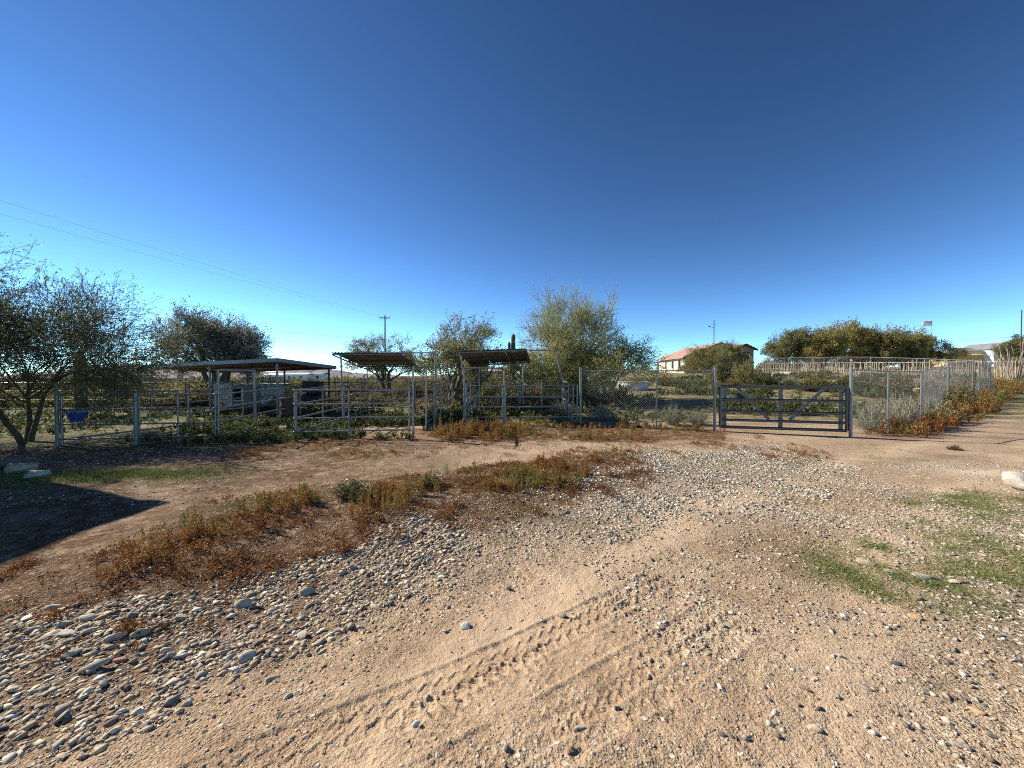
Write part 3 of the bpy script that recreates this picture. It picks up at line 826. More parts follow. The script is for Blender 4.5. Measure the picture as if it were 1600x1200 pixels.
tin_shelter([(at(518, yA0), yA0, 2.52), (at(625, yA0), yA0, 2.50), (at(564.5, yA1), yA1, 2.16), (at(652.5, yA1), yA1, 2.17)],
            'tin shade roof between the long grey shelter and the right tin roof',
            [(at(533, yA0), yA0 + .1, at(531, yA0), yA0 + .1, 2.44), (at(575, yA1), yA1 - .1, at(575, yA1), yA1 - .1, 2.08), (at(640, yA1), yA1 - .1, at(640, yA1), yA1 - .1, 2.08), (at(681, yA0), yA0, at(680, yA0), yA0, 2.50)],
            [((at(592, yA0), yA0, 2.50), (at(682, yA0), yA0, 2.51))], 3)
yB0, yB1 = 14.0, 16.4
tin_shelter([(at(716, yB0), yB0, 2.60), (at(823, yB0), yB0, 2.69), (at(736, yB1), yB1, 2.20), (at(829, yB1), yB1, 2.34)],
            'tin shade roof above the wide pipe gate frame, nearest the chain-link fence',
            [(at(735, yB0), yB0 + .1, at(719, yB0), yB0 + .1, 2.52), (at(749, yB1), yB1 - .1, at(749, yB1), yB1 - .1, 2.12), (at(817, yB1), yB1 - .1, at(817, yB1), yB1 - .1, 2.24), (at(893, yB0), yB0, at(868, yB0), yB0, 2.63)],
            [((at(822, yB0), yB0, 2.64), (at(876, yB0), yB0, 2.61)), ((at(800, yB0), yB0 + .02, 2.57), (at(822, yB0), yB0 + .02, 2.66))], 3)

# long grey shelter
FR = Vector((at(434, 14.4), 14.4, 2.32)); FL = Vector((at(225, 17.0), 17.0, 2.16))
u_ = (FL - FR); wdir = Vector((-u_.y, u_.x, 0)).normalized() * -1
BR = FR + wdir * 2.85; BR.z = 2.11; BL = FL + wdir * 2.85; BL.z = 1.98
base = Vector((FR.x, FR.y, Z(FR.x, FR.y)))
t = empty('shade_shelter', base); tag(t, 'long low shelter with grey edged roof and underside coloured with brown ground bounce', 'shelter')
Q = [p - base for p in (FR, FL, BR, BL)]
n = 8
for k in range(n):
    a0, a1 = k / n + 0.001, (k + 1) / n - 0.001
    c = [lerp4(Q, a0, 0.0), lerp4(Q, a1, 0.0), lerp4(Q, a0, 1.0), lerp4(Q, a1, 1.0)]
    mb = MB()
    up = Vector((0, 0, 0.03))
    mb.add(c + [p + up for p in c], [(0, 1, 3, 2), (4, 6, 7, 5), (0, 4, 5, 1), (2, 3, 7, 6), (0, 2, 6, 4), (1, 5, 7, 3)])
    mb.build('roof_panel', M['underside'], t)
def fascia(a, b, out):
    mb = MB(); d = (b - a).normalized(); o = Vector(out) * 0.03
    h0, h1 = Vector((0, 0, -0.09)), Vector((0, 0, 0.05))
    mb.prism([a + h0, a + h0 + o, a + h1 + o, a + h1], b - a)
    return mb.build('fascia', M['roof_grey'], t)
fascia(Q[0], Q[1], -wdir); fascia(Q[2], Q[0], -u_.normalized()); fascia(Q[1], Q[3], u_.normalized()); fascia(Q[3], Q[2], wdir)
for a, b in ((0.03, 0.06), (0.5, 0.06), (0.97, 0.06), (0.03, 0.94), (0.36, 0.94), (0.66, 0.94), (0.97, 0.94)):
    p = lerp4(Q, a, b); w = p + base
    pipe('post', (p.x, p.y, Z(w.x, w.y) - base.z - 0.1), (p.x, p.y, p.z - 0.02), 0.04, 'dark_pipe' if b > .5 else 'galv_dull', t)
for b in (0.06, 0.5, 0.94):
    pipe('beam', lerp4(Q, 0.01, b) - Vector((0, 0, 0.07)), lerp4(Q, 0.99, b) - Vector((0, 0, 0.07)), 0.05, 'dark_pipe', t)

# ------------------------------------------------------------------ chain-link fences
def wire_panel(x0, y0, x1, y1, h, parent, base, lean=0.0, bulge=0.0, pitch=0.075, name='wire_mesh', r=0.0015, z0=0.03):
    """woven diagonal wires between two ground points"""
    L = math.hypot(x1 - x0, y1 - y0)
    P0 = []; P1 = []
    zz0, zz1 = Z(x0, y0), Z(x1, y1)
    def pt(s, v):
        f = s / L
        b = bulge * math.sin(math.pi * f) * math.sin(math.pi * v / h)
        nx_, ny_ = -(y1 - y0) / L, (x1 - x0) / L
        return (x0 + (x1 - x0) * f + nx_ * (b + lean * v), y0 + (y1 - y0) * f + ny_ * (b + lean * v), zz0 * (1 - f) + zz1 * f + v + z0)
    for sgn in (1, -1):
        s = -h
        while s < L + h:
            # wire from (s,0) going to (s + sgn*h, h)
            seg = 4
            pts = []
            for i in range(seg + 1):
                v = h * i / seg; ss = s + sgn * v
                pts.append((ss, v))
            a, b = pts[0], pts[-1]
            lo, hi = 0.0, h
            # clip to 0..L
            if sgn == 1: lo = max(0.0, -s); hi = min(h, L - s)
            else: lo = max(0.0, s - L); hi = min(h, s)
            if hi - lo > 0.02:
                k = 3
                for i in range(k):
                    v0 = lo + (hi - lo) * i / k; v1 = lo + (hi - lo) * (i + 1) / k
                    P0.append(pt(s + sgn * v0, v0)); P1.append(pt(s + sgn * v1, v1))
            s += pitch
    P0 = np.array(P0) - np.array(base)[None]; P1 = np.array(P1) - np.array(base)[None]
    v, f = tubes_from(P0, P1, np.full(len(P0), r), np.full(len(P0), r), 3)
    return obj(name, np_mesh(name, v, [f], M['wire']), parent)

def chain_fence(name, label, pts, h, thick, rail='galv', pitch=0.075, rail_r=0.021, r=0.0015, drop=None):
    x0, y0 = pts[0]
    b = Vector((x0, y0, Z(x0, y0)))
    t = empty(name, b); tag(t, label, 'fence')
    tops = []
    for i, (x, y) in enumerate(pts):
        z = Z(x, y); hh = h + (drop[i] if drop else 0); tops.append(Vector((x, y, z + hh)) - b)
        rr = thick[i]
        pipe('post', Vector((x, y, z - 0.15)) - b, Vector((x, y, z + hh + (0.08 if rr > 0.03 else 0))) - b, rr, 'galv', t)
        if rr > 0.03: pipe('post_cap', Vector((x, y, z + hh + 0.08)) - b, Vector((x, y, z + hh + 0.105)) - b, rr * 1.12, 'galv', t)
    for i in range(len(pts) - 1):
        pipe('top_rail', tops[i], tops[i + 1], rail_r, rail, t)
        wire_panel(*pts[i], *pts[i + 1], h - 0.05 + (min(drop[i], drop[i + 1]) if drop else 0), t, tuple(b), pitch=pitch, r=r, bulge=0.05)
    return t
cl0 = (at(907, 13.1), 13.1); cl1 = (at(1026, 12.45), 12.45); cl2 = (at(1117, 11.85), 11.85); cl3 = (at(1330, 10.85), 10.85)
chain_fence('chain_link_fence', 'chain-link fence between the pipe pens and the dark gate', [cl0, cl1, cl2], 1.83, [0.038, 0.024, 0.04])
ra = (at(1388, 11.6), 11.6); rb = (at(1440, 12.2), 12.2); rc = (at(1482, 17.2), 17.2); rd_ = (at(1520, 20.0), 20.0)
chain_fence('chain_link_fence', 'chain-link fence from the dark gate round the grey-green bushes to the road', [cl3, ra, rb, rc, rd_], 1.83, [0.042, 0.024, 0.03, 0.05, 0.035], drop=[0.05, 0, -0.03, 0, 0])
fc = [(at(1530, 20.3), 20.3), (at(1432, 24.0), 24.0), (at(1360, 27.0), 27.0), (at(1308, 30.5), 30.5), (at(1269, 34.5), 34.5), (at(1232, 40), 40.0), (at(1199, 46.0), 46.0), (at(1160, 54), 54.0)]
chain_fence('chain_link_fence', 'far chain-link fence climbing the slope before the stick fence', fc, 1.83, [0.03] + [0.022] * 7, rail_r=0.015, rail='galv_dull', pitch=0.15, r=0.002)
# a loose length of mesh hanging at the road end
hb = (rd_[0] + 0.1, rd_[1] - 0.4)
t = empty('wire_roll', (hb[0], hb[1], Z(*hb))); tag(t, 'loose roll of chain-link mesh hanging on the road-end post', 'wire mesh')
mb = MB()
rng = np.random.RandomState(5)
P0, P1 = [], []
for s in range(64):
    a = s / 64 * 2.6 * 2 * math.pi
    for sg in (1, -1):
        for i in range(8):
            q0, q1 = i / 8, (i + 1) / 8
            def cpt(q):
                rad = (0.16 + 0.20 * (1 - q) ** 1.5) * (0.75 + 0.25 * a / 16.3)
                an = a + sg * q * 1.2
                return (rad * math.cos(an) * 1.4 + 0.1 * (1 - q), rad * math.sin(an), 1.75 * q)
            P0.append(cpt(q0)); P1.append(cpt(q1))
P0 = np.array(P0); P1 = np.array(P1)
v, f = tubes_from(P0, P1, np.full(len(P0), 0.002), np.full(len(P0), 0.002), 3)
obj('coiled_mesh', np_mesh('coiled_mesh', v, [f], M['wire']), t)
pipe('stake', (0.25, 0.0, -0.1), (0.3, 0.0, 1.9), 0.025, 'galv_dull', t)
# wire fence behind the left pens
lf = [(-34, 15.0), (-27, 15.2), (-21, 15.4), (-15.9, 15.6), (-13.3, 15.9), (-11.6, 16.2)]
b = Vector((lf[0][0], lf[0][1], Z(*lf[0])))
t = empty('wire_fence', b); tag(t, 'thin pipe and wire fence beyond the bucket panel, behind the left tree', 'fence')
for i, (x, y) in enumerate(lf):
    pipe('post', Vector((x, y, Z(x, y) - .1)) - b, Vector((x, y, Z(x, y) + 1.42)) - b, 0.022, 'dark_pipe', t)
    if i: 
        x0, y0 = lf[i - 1]
        pipe('top_rail', Vector((x0, y0, Z(x0, y0) + 1.40)) - b, Vector((x, y, Z(x, y) + 1.40)) - b, 0.018, 'galv', t)
        for hh in (0.4, 0.75, 1.1):
            pipe('strand', Vector((x0, y0, Z(x0, y0) + hh)) - b, Vector((x, y, Z(x, y) + hh)) - b, 0.005, 'wire', t)

# ------------------------------------------------------------------ dark tube gate
g0 = Vector((at(1126, 11.8), 11.8, 0)); g1 = Vector((at(1324, 10.9), 10.9, 0))
gz = 0.12
t = empty('tube_gate', (g0.x, g0.y, 0.0), math.atan2(g1.y - g0.y, g1.x - g0.x))
tag(t, 'charcoal five-bar tube gate with V braces in the chain-link fence', 'gate')
L = (g1 - g0).length
for h, r_ in ((1.38, 0.043), (0.99, 0.040), (0.64, 0.040), (0.38, 0.040), (0.165, 0.043)):
    pipe('bar', (0.0, 0, h), (L, 0, h), r_, 'gate', t)
for x in (0.0, L):
    pipe('end_tube', (x, 0, 0.165), (x, 0, 1.38), 0.042, 'gate', t)
def strap(x0, z0, x1, z1, w=0.085):
    d = Vector((x1 - x0, 0, z1 - z0)); nrm = Vector((-d.z, 0, d.x)).normalized() * w / 2
    mb = MB(); a = Vector((x0, 0.045, z0)); c = Vector((x1, 0.045, z1))
    mb.prism([a - nrm, a + nrm, a + nrm + Vector((0, 0.03, 0)), a - nrm + Vector((0, 0.03, 0))], c - a)
    return mb.build('brace', M['gate'], t)
strap(0.12, 0.18, 0.12, 1.37, 0.12); strap(L / 2, 0.18, L / 2, 1.37, 0.11); strap(L - 0.12, 0.18, L - 0.12, 1.37, 0.10)
strap(0.44, 1.38, 1.30, 0.42); strap(L - 0.48, 1.38, L - 1.36, 0.42)
pipe('hinge', (-0.20, 0, 1.34), (0.02, 0, 1.34), 0.014, 'gate', t); pipe('hinge', (-0.20, 0, 0.30), (0.02, 0, 0.30), 0.014, 'gate', t)
pipe('latch', (L - 0.02, 0, 1.36), (L + 0.13, 0, 1.36), 0.012, 'galv', t)

# ------------------------------------------------------------------ things in the pens
# blue bucket
M['blue'] = simple('blue_plastic', (0.012, 0.045, 0.30), 0.4, 0, 0.2, 5)
M['blue_rim'] = simple('pale_blue_rim', (0.30, 0.42, 0.62), 0.4, 0, 0.15, 5)
bx = -10.45; by = 9.28
t = empty('bucket', (bx, by, Z(bx, by) + 0.58), 0.19); tag(t, 'blue half-round feed bucket hung on the left pipe panel', 'bucket')
def half_bucket(r0, r1, z0, z1, yo, name, mat):
    mb = MB(); k = 14; vs = []
    for (r_, z) in ((r0, z0), (r1, z1)):
        for j in range(k + 1):
            a = math.pi + math.pi * j / k
            vs.append((r_ * math.cos(a), r_ * 0.85 * math.sin(a) + yo, z))
    m = k + 1
    fs = [(j, j + 1, m + j + 1, m + j) for j in range(k)] + [(k, 0, m, m + k), tuple(reversed(range(m)))]
    if name != 'body': fs.append(tuple(range(m, 2 * m)))
    mb.add(vs, fs)
    o = mb.build(name, mat, t)
    return o
ob = half_bucket(0.13, 0.195, 0.0, 0.235, 0.10, 'body', M['blue'])
sm = ob.modifiers.new('solid', 'SOLIDIFY'); sm.thickness = 0.006
mb = MB(); mb.tube([(0.205 * math.cos(math.pi + math.pi * j / 16), 0.175 * math.sin(math.pi + math.pi * j / 16) + 0.1, 0.235) for j in range(17)] , 0.011, 6); mb.tube([(-0.205, 0.1, 0.235), (0.205, 0.1, 0.235)], 0.011, 6)
mb.build('rim', M['blue_rim'], t, True)
for s in (-1, 1):
    mb = MB(); mb.tube([(s * 0.11, 0.10, 0.22), (s * 0.11, 0.11, 0.30), (s * 0.11, 0.16, 0.31), (s * 0.11, 0.17, 0.25)], 0.007, 5); mb.build('hook', M['galv'], t)

# hay stack with mottled tarp
M['hay'] = simple('hay', (0.27, 0.20, 0.10), 0.95, 0, 0.4, 30, 0.8, 60)
def mottled():
    m, nt, b = new_mat('mottled_tarp')
    tc = nd(nt, 'ShaderNodeTexCoord'); mp = nd(nt, 'ShaderNodeMapping'); mp.inputs['Scale'].default_value = (1, 1, 0.8); nt.links.new(tc.outputs['Object'], mp.inputs['Vector'])
    n = noise_node(nt, 5.5, 4, 0.7, mp.outputs['Vector']); n.inputs['Distortion'].default_value = 1.6
    r = ramp(nt, n.outputs['Fac'], [(0.40, (0.05, 0.055, 0.06)), (0.47, (0.22, 0.23, 0.25)), (0.54, (0.62, 0.64, 0.68)), (0.66, (0.30, 0.31, 0.34))])
    nt.links.new(r.outputs['Color'], b.inputs['Base Color']); b.inputs['Roughness'].default_value = 0.45
    return m
M['tarp'] = mottled()
sx, sy = at(337, 18.3), 18.3
t = empty('hay_stack', (sx, sy, Z(sx, sy))); tag(t, 'stack of hay bales beneath the mottled tarp', 'hay')
for i in range(3):
    for j in range(3):
        mb = MB(); mb.box(0, 1.0, 0, 0.9, 0, 0.40)
        mb.build('bale', M['hay'], t, bevel=0.04, loc=(0.05 + 1.06 * i + 0.02 * (j % 2), 0.02 * j, 0.41 * j + 0.01))
t = empty('tarp', (sx, sy, Z(sx, sy))); tag(t, 'white and grey mottled tarp draped over hay under the long shelter', 'tarp')
vs = []; fs = []; nu, nvv = 60, 26
for j in range(nvv + 1):
    for i in range(nu + 1):
        a = i / nu; xx = -0.06 + 3.36 * a
        hang = 1.12 + 0.30 * mnoise.noise((a * 4.0, 1.0, 2.0)) - 0.45 * max(0, a - 0.62) / 0.38
        q = j / nvv * (hang + 0.98)
        w = 0.035 * mnoise.noise((xx * 4, q * 3, 5.0))
        if q < hang: p = (xx, -0.05 + w, 1.285 - hang + q)
        else: p = (xx, -0.05 + (q - hang), 1.285 + w * 0.7)
        vs.append(p)
for j in range(nvv):
    for i in range(nu):
        b0 = j * (nu + 1) + i; fs.append((b0, b0 + 1, b0 + nu + 2, b0 + nu + 1))
mb = MB(); mb.add(vs, fs); ob = mb.build('sheet', M['tarp'], t, True); sm = ob.modifiers.new('solid', 'SOLIDIFY'); sm.thickness = 0.01
# grey feeder box
M['box_grey'] = simple('grey_steel_box', (0.10, 0.11, 0.12), 0.5, 0.3, 0.25, 4)
M['box_dark'] = simple('dark_inside', (0.02, 0.02, 0.022), 0.8, 0, 0.3, 4)
M['black'] = simple('black_plastic', (0.018, 0.018, 0.022), 0.55, 0, 0.3, 4)
M['pale'] = simple('pale_trim', (0.45, 0.45, 0.42), 0.6, 0, 0.2, 6)
fx, fy = at(362, 15.6), 15.6
t = empty('feeder', (fx, fy, Z(fx, fy)), 0.0); tag(t, 'grey steel feeder box with a dark opening beneath the long shelter', 'feeder')
z0_, z1_ = 0.52, 1.26
mb = MB(); mb.box(0, 0.80, 0.0, 0.03, z0_, z0_ + 0.14); mb.box(0, 0.05, 0, 0.03, z0_ + 0.14, z1_); mb.box(0.40, 0.80, 0, 0.03, z0_ + 0.14, z1_); mb.box(0.05, 0.40, 0, 0.03, z1_ - 0.13, z1_)
mb.build('front_sheet', M['box_grey'], t)
mb = MB(); mb.box(0, 0.02, 0.031, 0.55, z0_, z1_); mb.box(0.78, 0.80, 0.031, 0.55, z0_, z1_); mb.box(0.02, 0.78, 0.031, 0.55, z1_ - 0.02, z1_); mb.box(0.021, 0.779, 0.53, 0.55, z0_ + .02, z1_ - .021); mb.box(0.021, 0.779, 0.031, 0.53, z0_, z0_ + .018)
mb.build('casing', M['box_grey'], t)
mb = MB(); mb.box(0.05, 0.42, -0.02, -0.002, z0_ + 0.14, z0_ + 0.17); mb.box(0.385, 0.42, -0.02, -0.002, z0_ + 0.17, z1_ - 0.13); mb.build('opening_trim', M['pale'], t)
for xx in (0.03, 0.77):
    for yy in (0.06, 0.5): pipe('leg', (xx, yy, -0.05), (xx, yy, z0_ + 0.01), 0.02, 'dark_pipe', t)
mb = MB(); mb.tube([(0.1, 0.3, z1_ - .01), (0.1, 0.3, z1_ + 0.13), (0.16, 0.3, z1_ + 0.18), (0.58, 0.3, z1_ + 0.18), (0.64, 0.3, z1_ + 0.13), (0.64, 0.3, z1_ - .01)], 0.014, 8); mb.build('hoop', M['galv'], t, True)
# black feed bin
fx, fy = at(475, 15.9), 15.75
t = empty('feed_bin', (fx, fy, Z(fx, fy))); tag(t, 'black two-tier feed bin beside the barrel at the long shelter', 'feed bin')
mb = MB(); mb.box(0, 0.52, 0, 0.42, 0.97, 1.40); mb.build('upper_box', M['black'], t, bevel=0.012)
mb = MB(); mb.box(0.525, 0.70, 0.02, 0.40, 0.95, 1.385); mb.build('side_pocket', M['black'], t, bevel=0.012)
mb = MB(); mb.prism([Vector((-0.03, -0.10, 0.62)), Vector((-0.03, 0.42, 0.55)), Vector((-0.03, 0.42, 0.95)), Vector((-0.03, -0.10, 0.80))], (0.76, 0, 0)); mb.build('trough', M['black'], t, bevel=0.012)
for xx in (0.0, 0.7): pipe('leg', (xx, 0.38, -0.05), (xx, 0.38, 0.97), 0.022, 'dark_pipe', t)
# barrel
M['rust'] = simple('rusty_barrel', (0.06, 0.032, 0.024), 0.75, 0.2, 0.5, 9, c2=(0.13, 0.07, 0.045))
fx, fy = at(448, 13.9), 13.9
t = empty('barrel', (fx, fy, Z(fx, fy))); tag(t, 'dark rusty barrel standing at the near corner of the long shelter', 'barrel')
prof = [(0.0, 0.0), (0.225, 0.0), (0.235, 0.015), (0.228, 0.03), (0.228, 0.27), (0.24, 0.285), (0.228, 0.30), (0.228, 0.57), (0.24, 0.585), (0.228, 0.60), (0.228, 0.85), (0.236, 0.865), (0.222, 0.88), (0.215, 0.865), (0.0, 0.862)]
def lathe(prof, k=24):
    mb = MB(); vs = []; fs = []
    for r_, z in prof:
        for j in range(k): vs.append((r_ * math.cos(2 * math.pi * j / k), r_ * math.sin(2 * math.pi * j / k), z))
    for i in range(len(prof) - 1):
        for j in range(k): fs.append((i * k + j, i * k + (j + 1) % k, (i + 1) * k + (j + 1) % k, (i + 1) * k + j))
    mb.add(vs, fs); return mb
lathe(prof[:11]).build('drum', M['rust'], t, True); lathe(prof[10:]).build('lid', M['rust'], t, True)
# stock tank up the slope
M['tank'] = simple('tank_steel', (0.48, 0.47, 0.44), 0.65, 0.1, 0.35, 3.0)
tx, ty = at(987, 27.5), 27.5
t = empty('stock_tank', (tx, ty, Z(tx, ty) + 0.0)); tag(t, 'round galvanised stock tank on the slope behind the chain-link fence', 'water tank')
pf = [(1.12, -0.05), (1.12, 0.10), (1.13, 0.12), (1.12, 0.14), (1.12, 0.30), (1.13, 0.32), (1.12, 0.34), (1.12, 0.56)]
lathe(pf, 40).build('shell', M['tank'], t, True)
mb = MB(); mb.tube([(1.12 * math.cos(2 * math.pi * j / 40), 1.12 * math.sin(2 * math.pi * j / 40), 0.57) for j in range(41)], 0.028, 6, cap=False); mb.build('rim', M['tank'], t, True)
lathe([(1.08, 0.56), (1.08, 0.05), (0.0, 0.05)], 40).build('inside', M['tank'], t, True)

# ------------------------------------------------------------------ stick fence behind the road
M['stick'] = simple('bleached_stick', (0.34, 0.27, 0.18), 0.9, 0, 0.35, 6.0)
M['stick2'] = simple('weathered_stick', (0.20, 0.15, 0.105), 0.9, 0, 0.35, 6.0)
rng = np.random.RandomState(12)
stick_me = []
for k in range(8):
    mb = MB(); p = Vector((0, 0, -0.15)); pts = []; rads = []
    for i in range(6):
        pts.append(Vector((0.02 * rng.randn(), 0.02 * rng.randn(), -0.15 + 1.75 * i / 5 * (0.86 + 0.05 * k / 2))))
        rads.append(0.052 - 0.004 * i)
    mb.tube(pts, rads, 6)
    me = bpy.data.meshes.new('picket'); me.from_pydata(mb.v, [], mb.f); me.materials.append(M['stick'] if k % 3 else M['stick2']); me.update(); stick_me.append(me)
pk0 = Vector((37.5, 22.0, 0)); pk1 = Vector((32.5, 52.0, 0))
bz = Z(pk0.x, pk0.y)
t = empty('stick_fence', (pk0.x, pk0.y, bz)); tag(t, 'rustic fence of bleached upright sticks along the far side of the road', 'fence')
npk = 168
for i in range(npk):
    f = i / (npk - 1); p = pk0.lerp(pk1, f); z = Z(p.x, p.y)
    o = obj('picket', stick_me[rng.randint(8)], t, (p.x - pk0.x + 0.03 * rng.randn(), p.y - pk0.y + 0.025 * rng.randn(), z - bz), (0.05 * rng.randn(), 0.05 * rng.randn(), rng.uniform(0, 6.28)))
    w = rng.uniform(0.7, 1.3); o.scale = (w, w, rng.uniform(0.86, 1.06) * (0.98 - 0.22 * min(1, f * 1.6)))
for hh in (0.45, 1.15):
    n = 12
    mb = MB(); pts = []
    for i in range(n + 1):
        p = pk0.lerp(pk1, i / n); pts.append((p.x - pk0.x + 0.07, p.y - pk0.y, Z(p.x, p.y) - bz + hh))
    mb.tube(pts, 0.02, 5); mb.build('tie_wire', M['wire'], t)

# ------------------------------------------------------------------ house on the rise
M['stucco'] = simple('cream_stucco', (0.58, 0.50, 0.36), 0.9, 0, 0.08, 1.5)
M['stucco_br_shade'] = simple('brown_and_shaded_stucco', (0.34, 0.25, 0.18), 0.9, 0, 0.1, 1.5)  # own brown of some walls; on front gables, cream stucco's shade as colour
M['tile'] = simple('clay_tile', (0.33, 0.205, 0.16), 0.85, 0, 0.3, 1.2)
M['eave'] = simple('dark_eave', (0.06, 0.045, 0.04), 0.8, 0, 0.2, 2)
M['glass'] = simple('dark_glass', (0.02, 0.025, 0.03), 0.12, 0, 0.2, 2)
M['frame'] = simple('window_frame', (0.50, 0.46, 0.38), 0.6, 0, 0.1, 2)
def gable(t, x0, x1, y0, y1, z0, ze, zr, wall_l, wall_f, over=0.45):
    xr = (x0 + x1) / 2
    mb = MB(); mb.box(x0, x0 + 0.2, y0, y1, z0 - 0.8, ze); mb.build('side_wall', wall_l, t)
    mb = MB(); mb.box(x1 - 0.2, x1, y0, y1, z0 - 0.8, ze); mb.build('side_wall', wall_l, t)
    for yy in (y0 + 0.003, y1 - 0.203):
        mb = MB(); mb.prism([Vector((x0 + .201, yy, z0 - 0.8)), Vector((x1 - .201, yy, z0 - 0.8)), Vector((x1 - .201, yy, ze)), Vector((xr, yy, zr - 0.06)), Vector((x0 + .201, yy, ze))], (0, 0.2, 0)); mb.build('gable_wall', wall_f, t)
    sl = (zr - ze) / (xr - x0)
    for sg, xa in ((-1, x0), (1, x1)):
        n = int((xr - x0 + over) / 0.36)
        rf = None
        mb = MB()
        xo = xa + sg * over
        a = Vector((xo, y0 - over, ze - sl * over)); bb = Vector((xr, y0 - over, zr)); th = Vector((0, 0, 0.10))
        mb.prism([a, bb, bb + th, a + th], (0, y1 - y0 + 2 * over, 0)); rf = mb.build('roof', M['tile'], t)
        # courses of tiles, slightly lapped
        for k in range(n):
            q0 = a.lerp(bb, k / n) + th; q1 = a.lerp(bb, (k + 1) / n + 0.0) + th
            mb = MB(); mb.prism([q0 + Vector((0, 0, 0.004)), q1 + Vector((0, 0, 0.004)), q1 + Vector((0, 0, 0.02)), q0 + Vector((0, 0, 0.075))], (0, y1 - y0 + 2 * over, 0)); mb.build('tile_course', M['tile'], rf)
        mb = MB(); d = (bb - a); mb.prism([a + Vector((0, -0.04, -0.16)), bb + Vector((0, -0.04, -0.16)), bb + Vector((0, -0.04, 0.09)), a + Vector((0, -0.04, 0.09))], (0, 0.037, 0)); mb.build('fascia', M['eave'], rf)
def window(t, c, nrm, w, h, mullions=1):
    """a framed window on a wall facing nrm ('x-' or 'y-')"""
    if nrm == 'x-': m = Matrix.Translation(Vector(c)) @ Matrix.Rotation(R(-90), 4, 'Z')
    else: m = Matrix.Translation(Vector(c))
    f = MB()
    for (a, b, q, s) in ((-w / 2, w / 2, -h / 2, -h / 2 + .08), (-w / 2, w / 2, h / 2 - .08, h / 2), (-w / 2, -w / 2 + .08, -h / 2 + .08, h / 2 - .08), (w / 2 - .08, w / 2, -h / 2 + .08, h / 2 - .08)):
        f.box(a, b, -0.06, 0.02, q, s, m)
    fo = f.build('window', M['frame'], t)
    g = MB(); g.box(-w / 2 + .08, w / 2 - .08, -0.02, 0.01, -h / 2 + .08, h / 2 - .08, m); g.build('pane', M['glass'], fo)
    s = MB(); s.box(-w / 2 - .08, w / 2 + .08, -0.10, -0.062, -h / 2 - .08, -h / 2 - 0.002, m); s.build('sill', M['frame'], fo)
hx, hy = 24.3, 55.0
hz = Z(hx, hy)
t = empty('house', (hx, hy, 0)); tag(t, 'cream stucco house with pink clay-tiled gables on the rise', 'house')
gable(t, 0, 5.6, 0, 9.5, hz, hz + 2.3, hz + 3.45, M['stucco'], M['stucco_br_shade'])  # front gable wall carries the shade on cream stucco in its colour
gable(t, -0.9 + 3.5, 10.4, 3.0, 14.0, hz, hz + 3.0, hz + 4.5, M['stucco'], M['stucco_br_shade'])
gable(t, 6.9, 9.4, -0.5, 2.6, hz, hz + 3.4, hz + 4.0, M['stucco_br_shade'], M['stucco_br_shade'], 0.35)
for yy in (1.6, 4.0, 6.6): window(t, (-0.022, yy, hz + 1.35), 'x-', 0.8, 1.35)
window(t, (2.6, -0.022, hz + 1.35), 'y-', 1.4, 1.4)
sh = MB(); sh.box(7.5, 8.8, -0.56, -0.503, hz + 0.4, hz + 2.95); so = sh.build('shutter', M['eave'], t)
for k in range(9):
    sl = MB(); sl.box(7.55, 8.75, -0.62, -0.563, hz + 0.5 + 0.27 * k, hz + 0.66 + 0.27 * k); sl.build('slat', M['stucco_br_shade'], so)
# mast on the house
mx, my = at(1115, 62.0), 62.0
t = empty('antenna_mast', (mx, my, Z(mx, my))); tag(t, 'slim antenna mast with a small arm rising behind the house', 'mast')
pipe('pole', (0, 0, -.2), (0, 0, 8.0), 0.06, 'dark_pipe', t); pipe('arm', (0, 0, 6.8), (-0.7, 0, 7.0), 0.025, 'dark_pipe', t)
mb = MB(); mb.box(-0.86, -0.66, -.1, .1, 6.95, 7.15); mb.build('sensor', M['eave'], t, bevel=0.02)
for q in (6.0, 7.4): pipe('element', (-0.45, 0, q), (0.45, 0, q), 0.015, 'dark_pipe', t)

# far buildings
M['white'] = simple('white_siding', (0.72, 0.72, 0.70), 0.6, 0, 0.06, 0.6)
M['grey_roof'] = simple('grey_shingles', (0.20, 0.20, 0.21), 0.8, 0, 0.15, 0.8)
M['ochre'] = simple('ochre_wall', (0.62, 0.40, 0.16), 0.9, 0, 0.1, 0.8)
M['yellow'] = simple('pale_yellow_wall', (0.64, 0.55, 0.36), 0.9, 0, 0.08, 0.8)
def far_building(x, y, w, d, h, rh, wall, roof, label, rot=0.0, nwin=3, ridge_x=True):
    z = Z(x, y)
    t = empty('building', (x, y, z), rot); tag(t, label, 'building')
    mb = MB(); mb.box(-w / 2, w / 2, 0, d, -0.8, h); mb.build('wall', M[wall], t)
    mb = MB()
    if ridge_x: mb.prism([Vector((-w / 2 - .4, -.4, h + .004)), Vector((-w / 2 - .4, d + .4, h + .004)), Vector((-w / 2 - .4, d / 2, h + rh))], (w + .8, 0, 0))
    else: mb.prism([Vector((-w / 2 - .4, -.4, h + .004)), Vector((w / 2 + .4, -.4, h + .004)), Vector((0, -.4, h + rh))], (0, d + .8, 0))
    mb.build('roof', M[roof], t)
    for k in range(nwin):
        xx = -w / 2 + w * (k + 0.5) / nwin
        mb = MB(); mb.box(xx - .55, xx + .55, -0.05, -0.003, h * 0.4, h * 0.8); wo_ = mb.build('window', M['frame'], t)
        mb = MB(); mb.box(xx - .45, xx + .45, -0.07, -0.053, h * 0.43, h * 0.77); mb.build('pane', M['glass'], wo_)
    return t
far_building(at(438, 150), 150, 11, 7, 2.6, 0.7, 'white', 'white', 'white mobile home far off, left of the two under the shelter roof', 0.1)
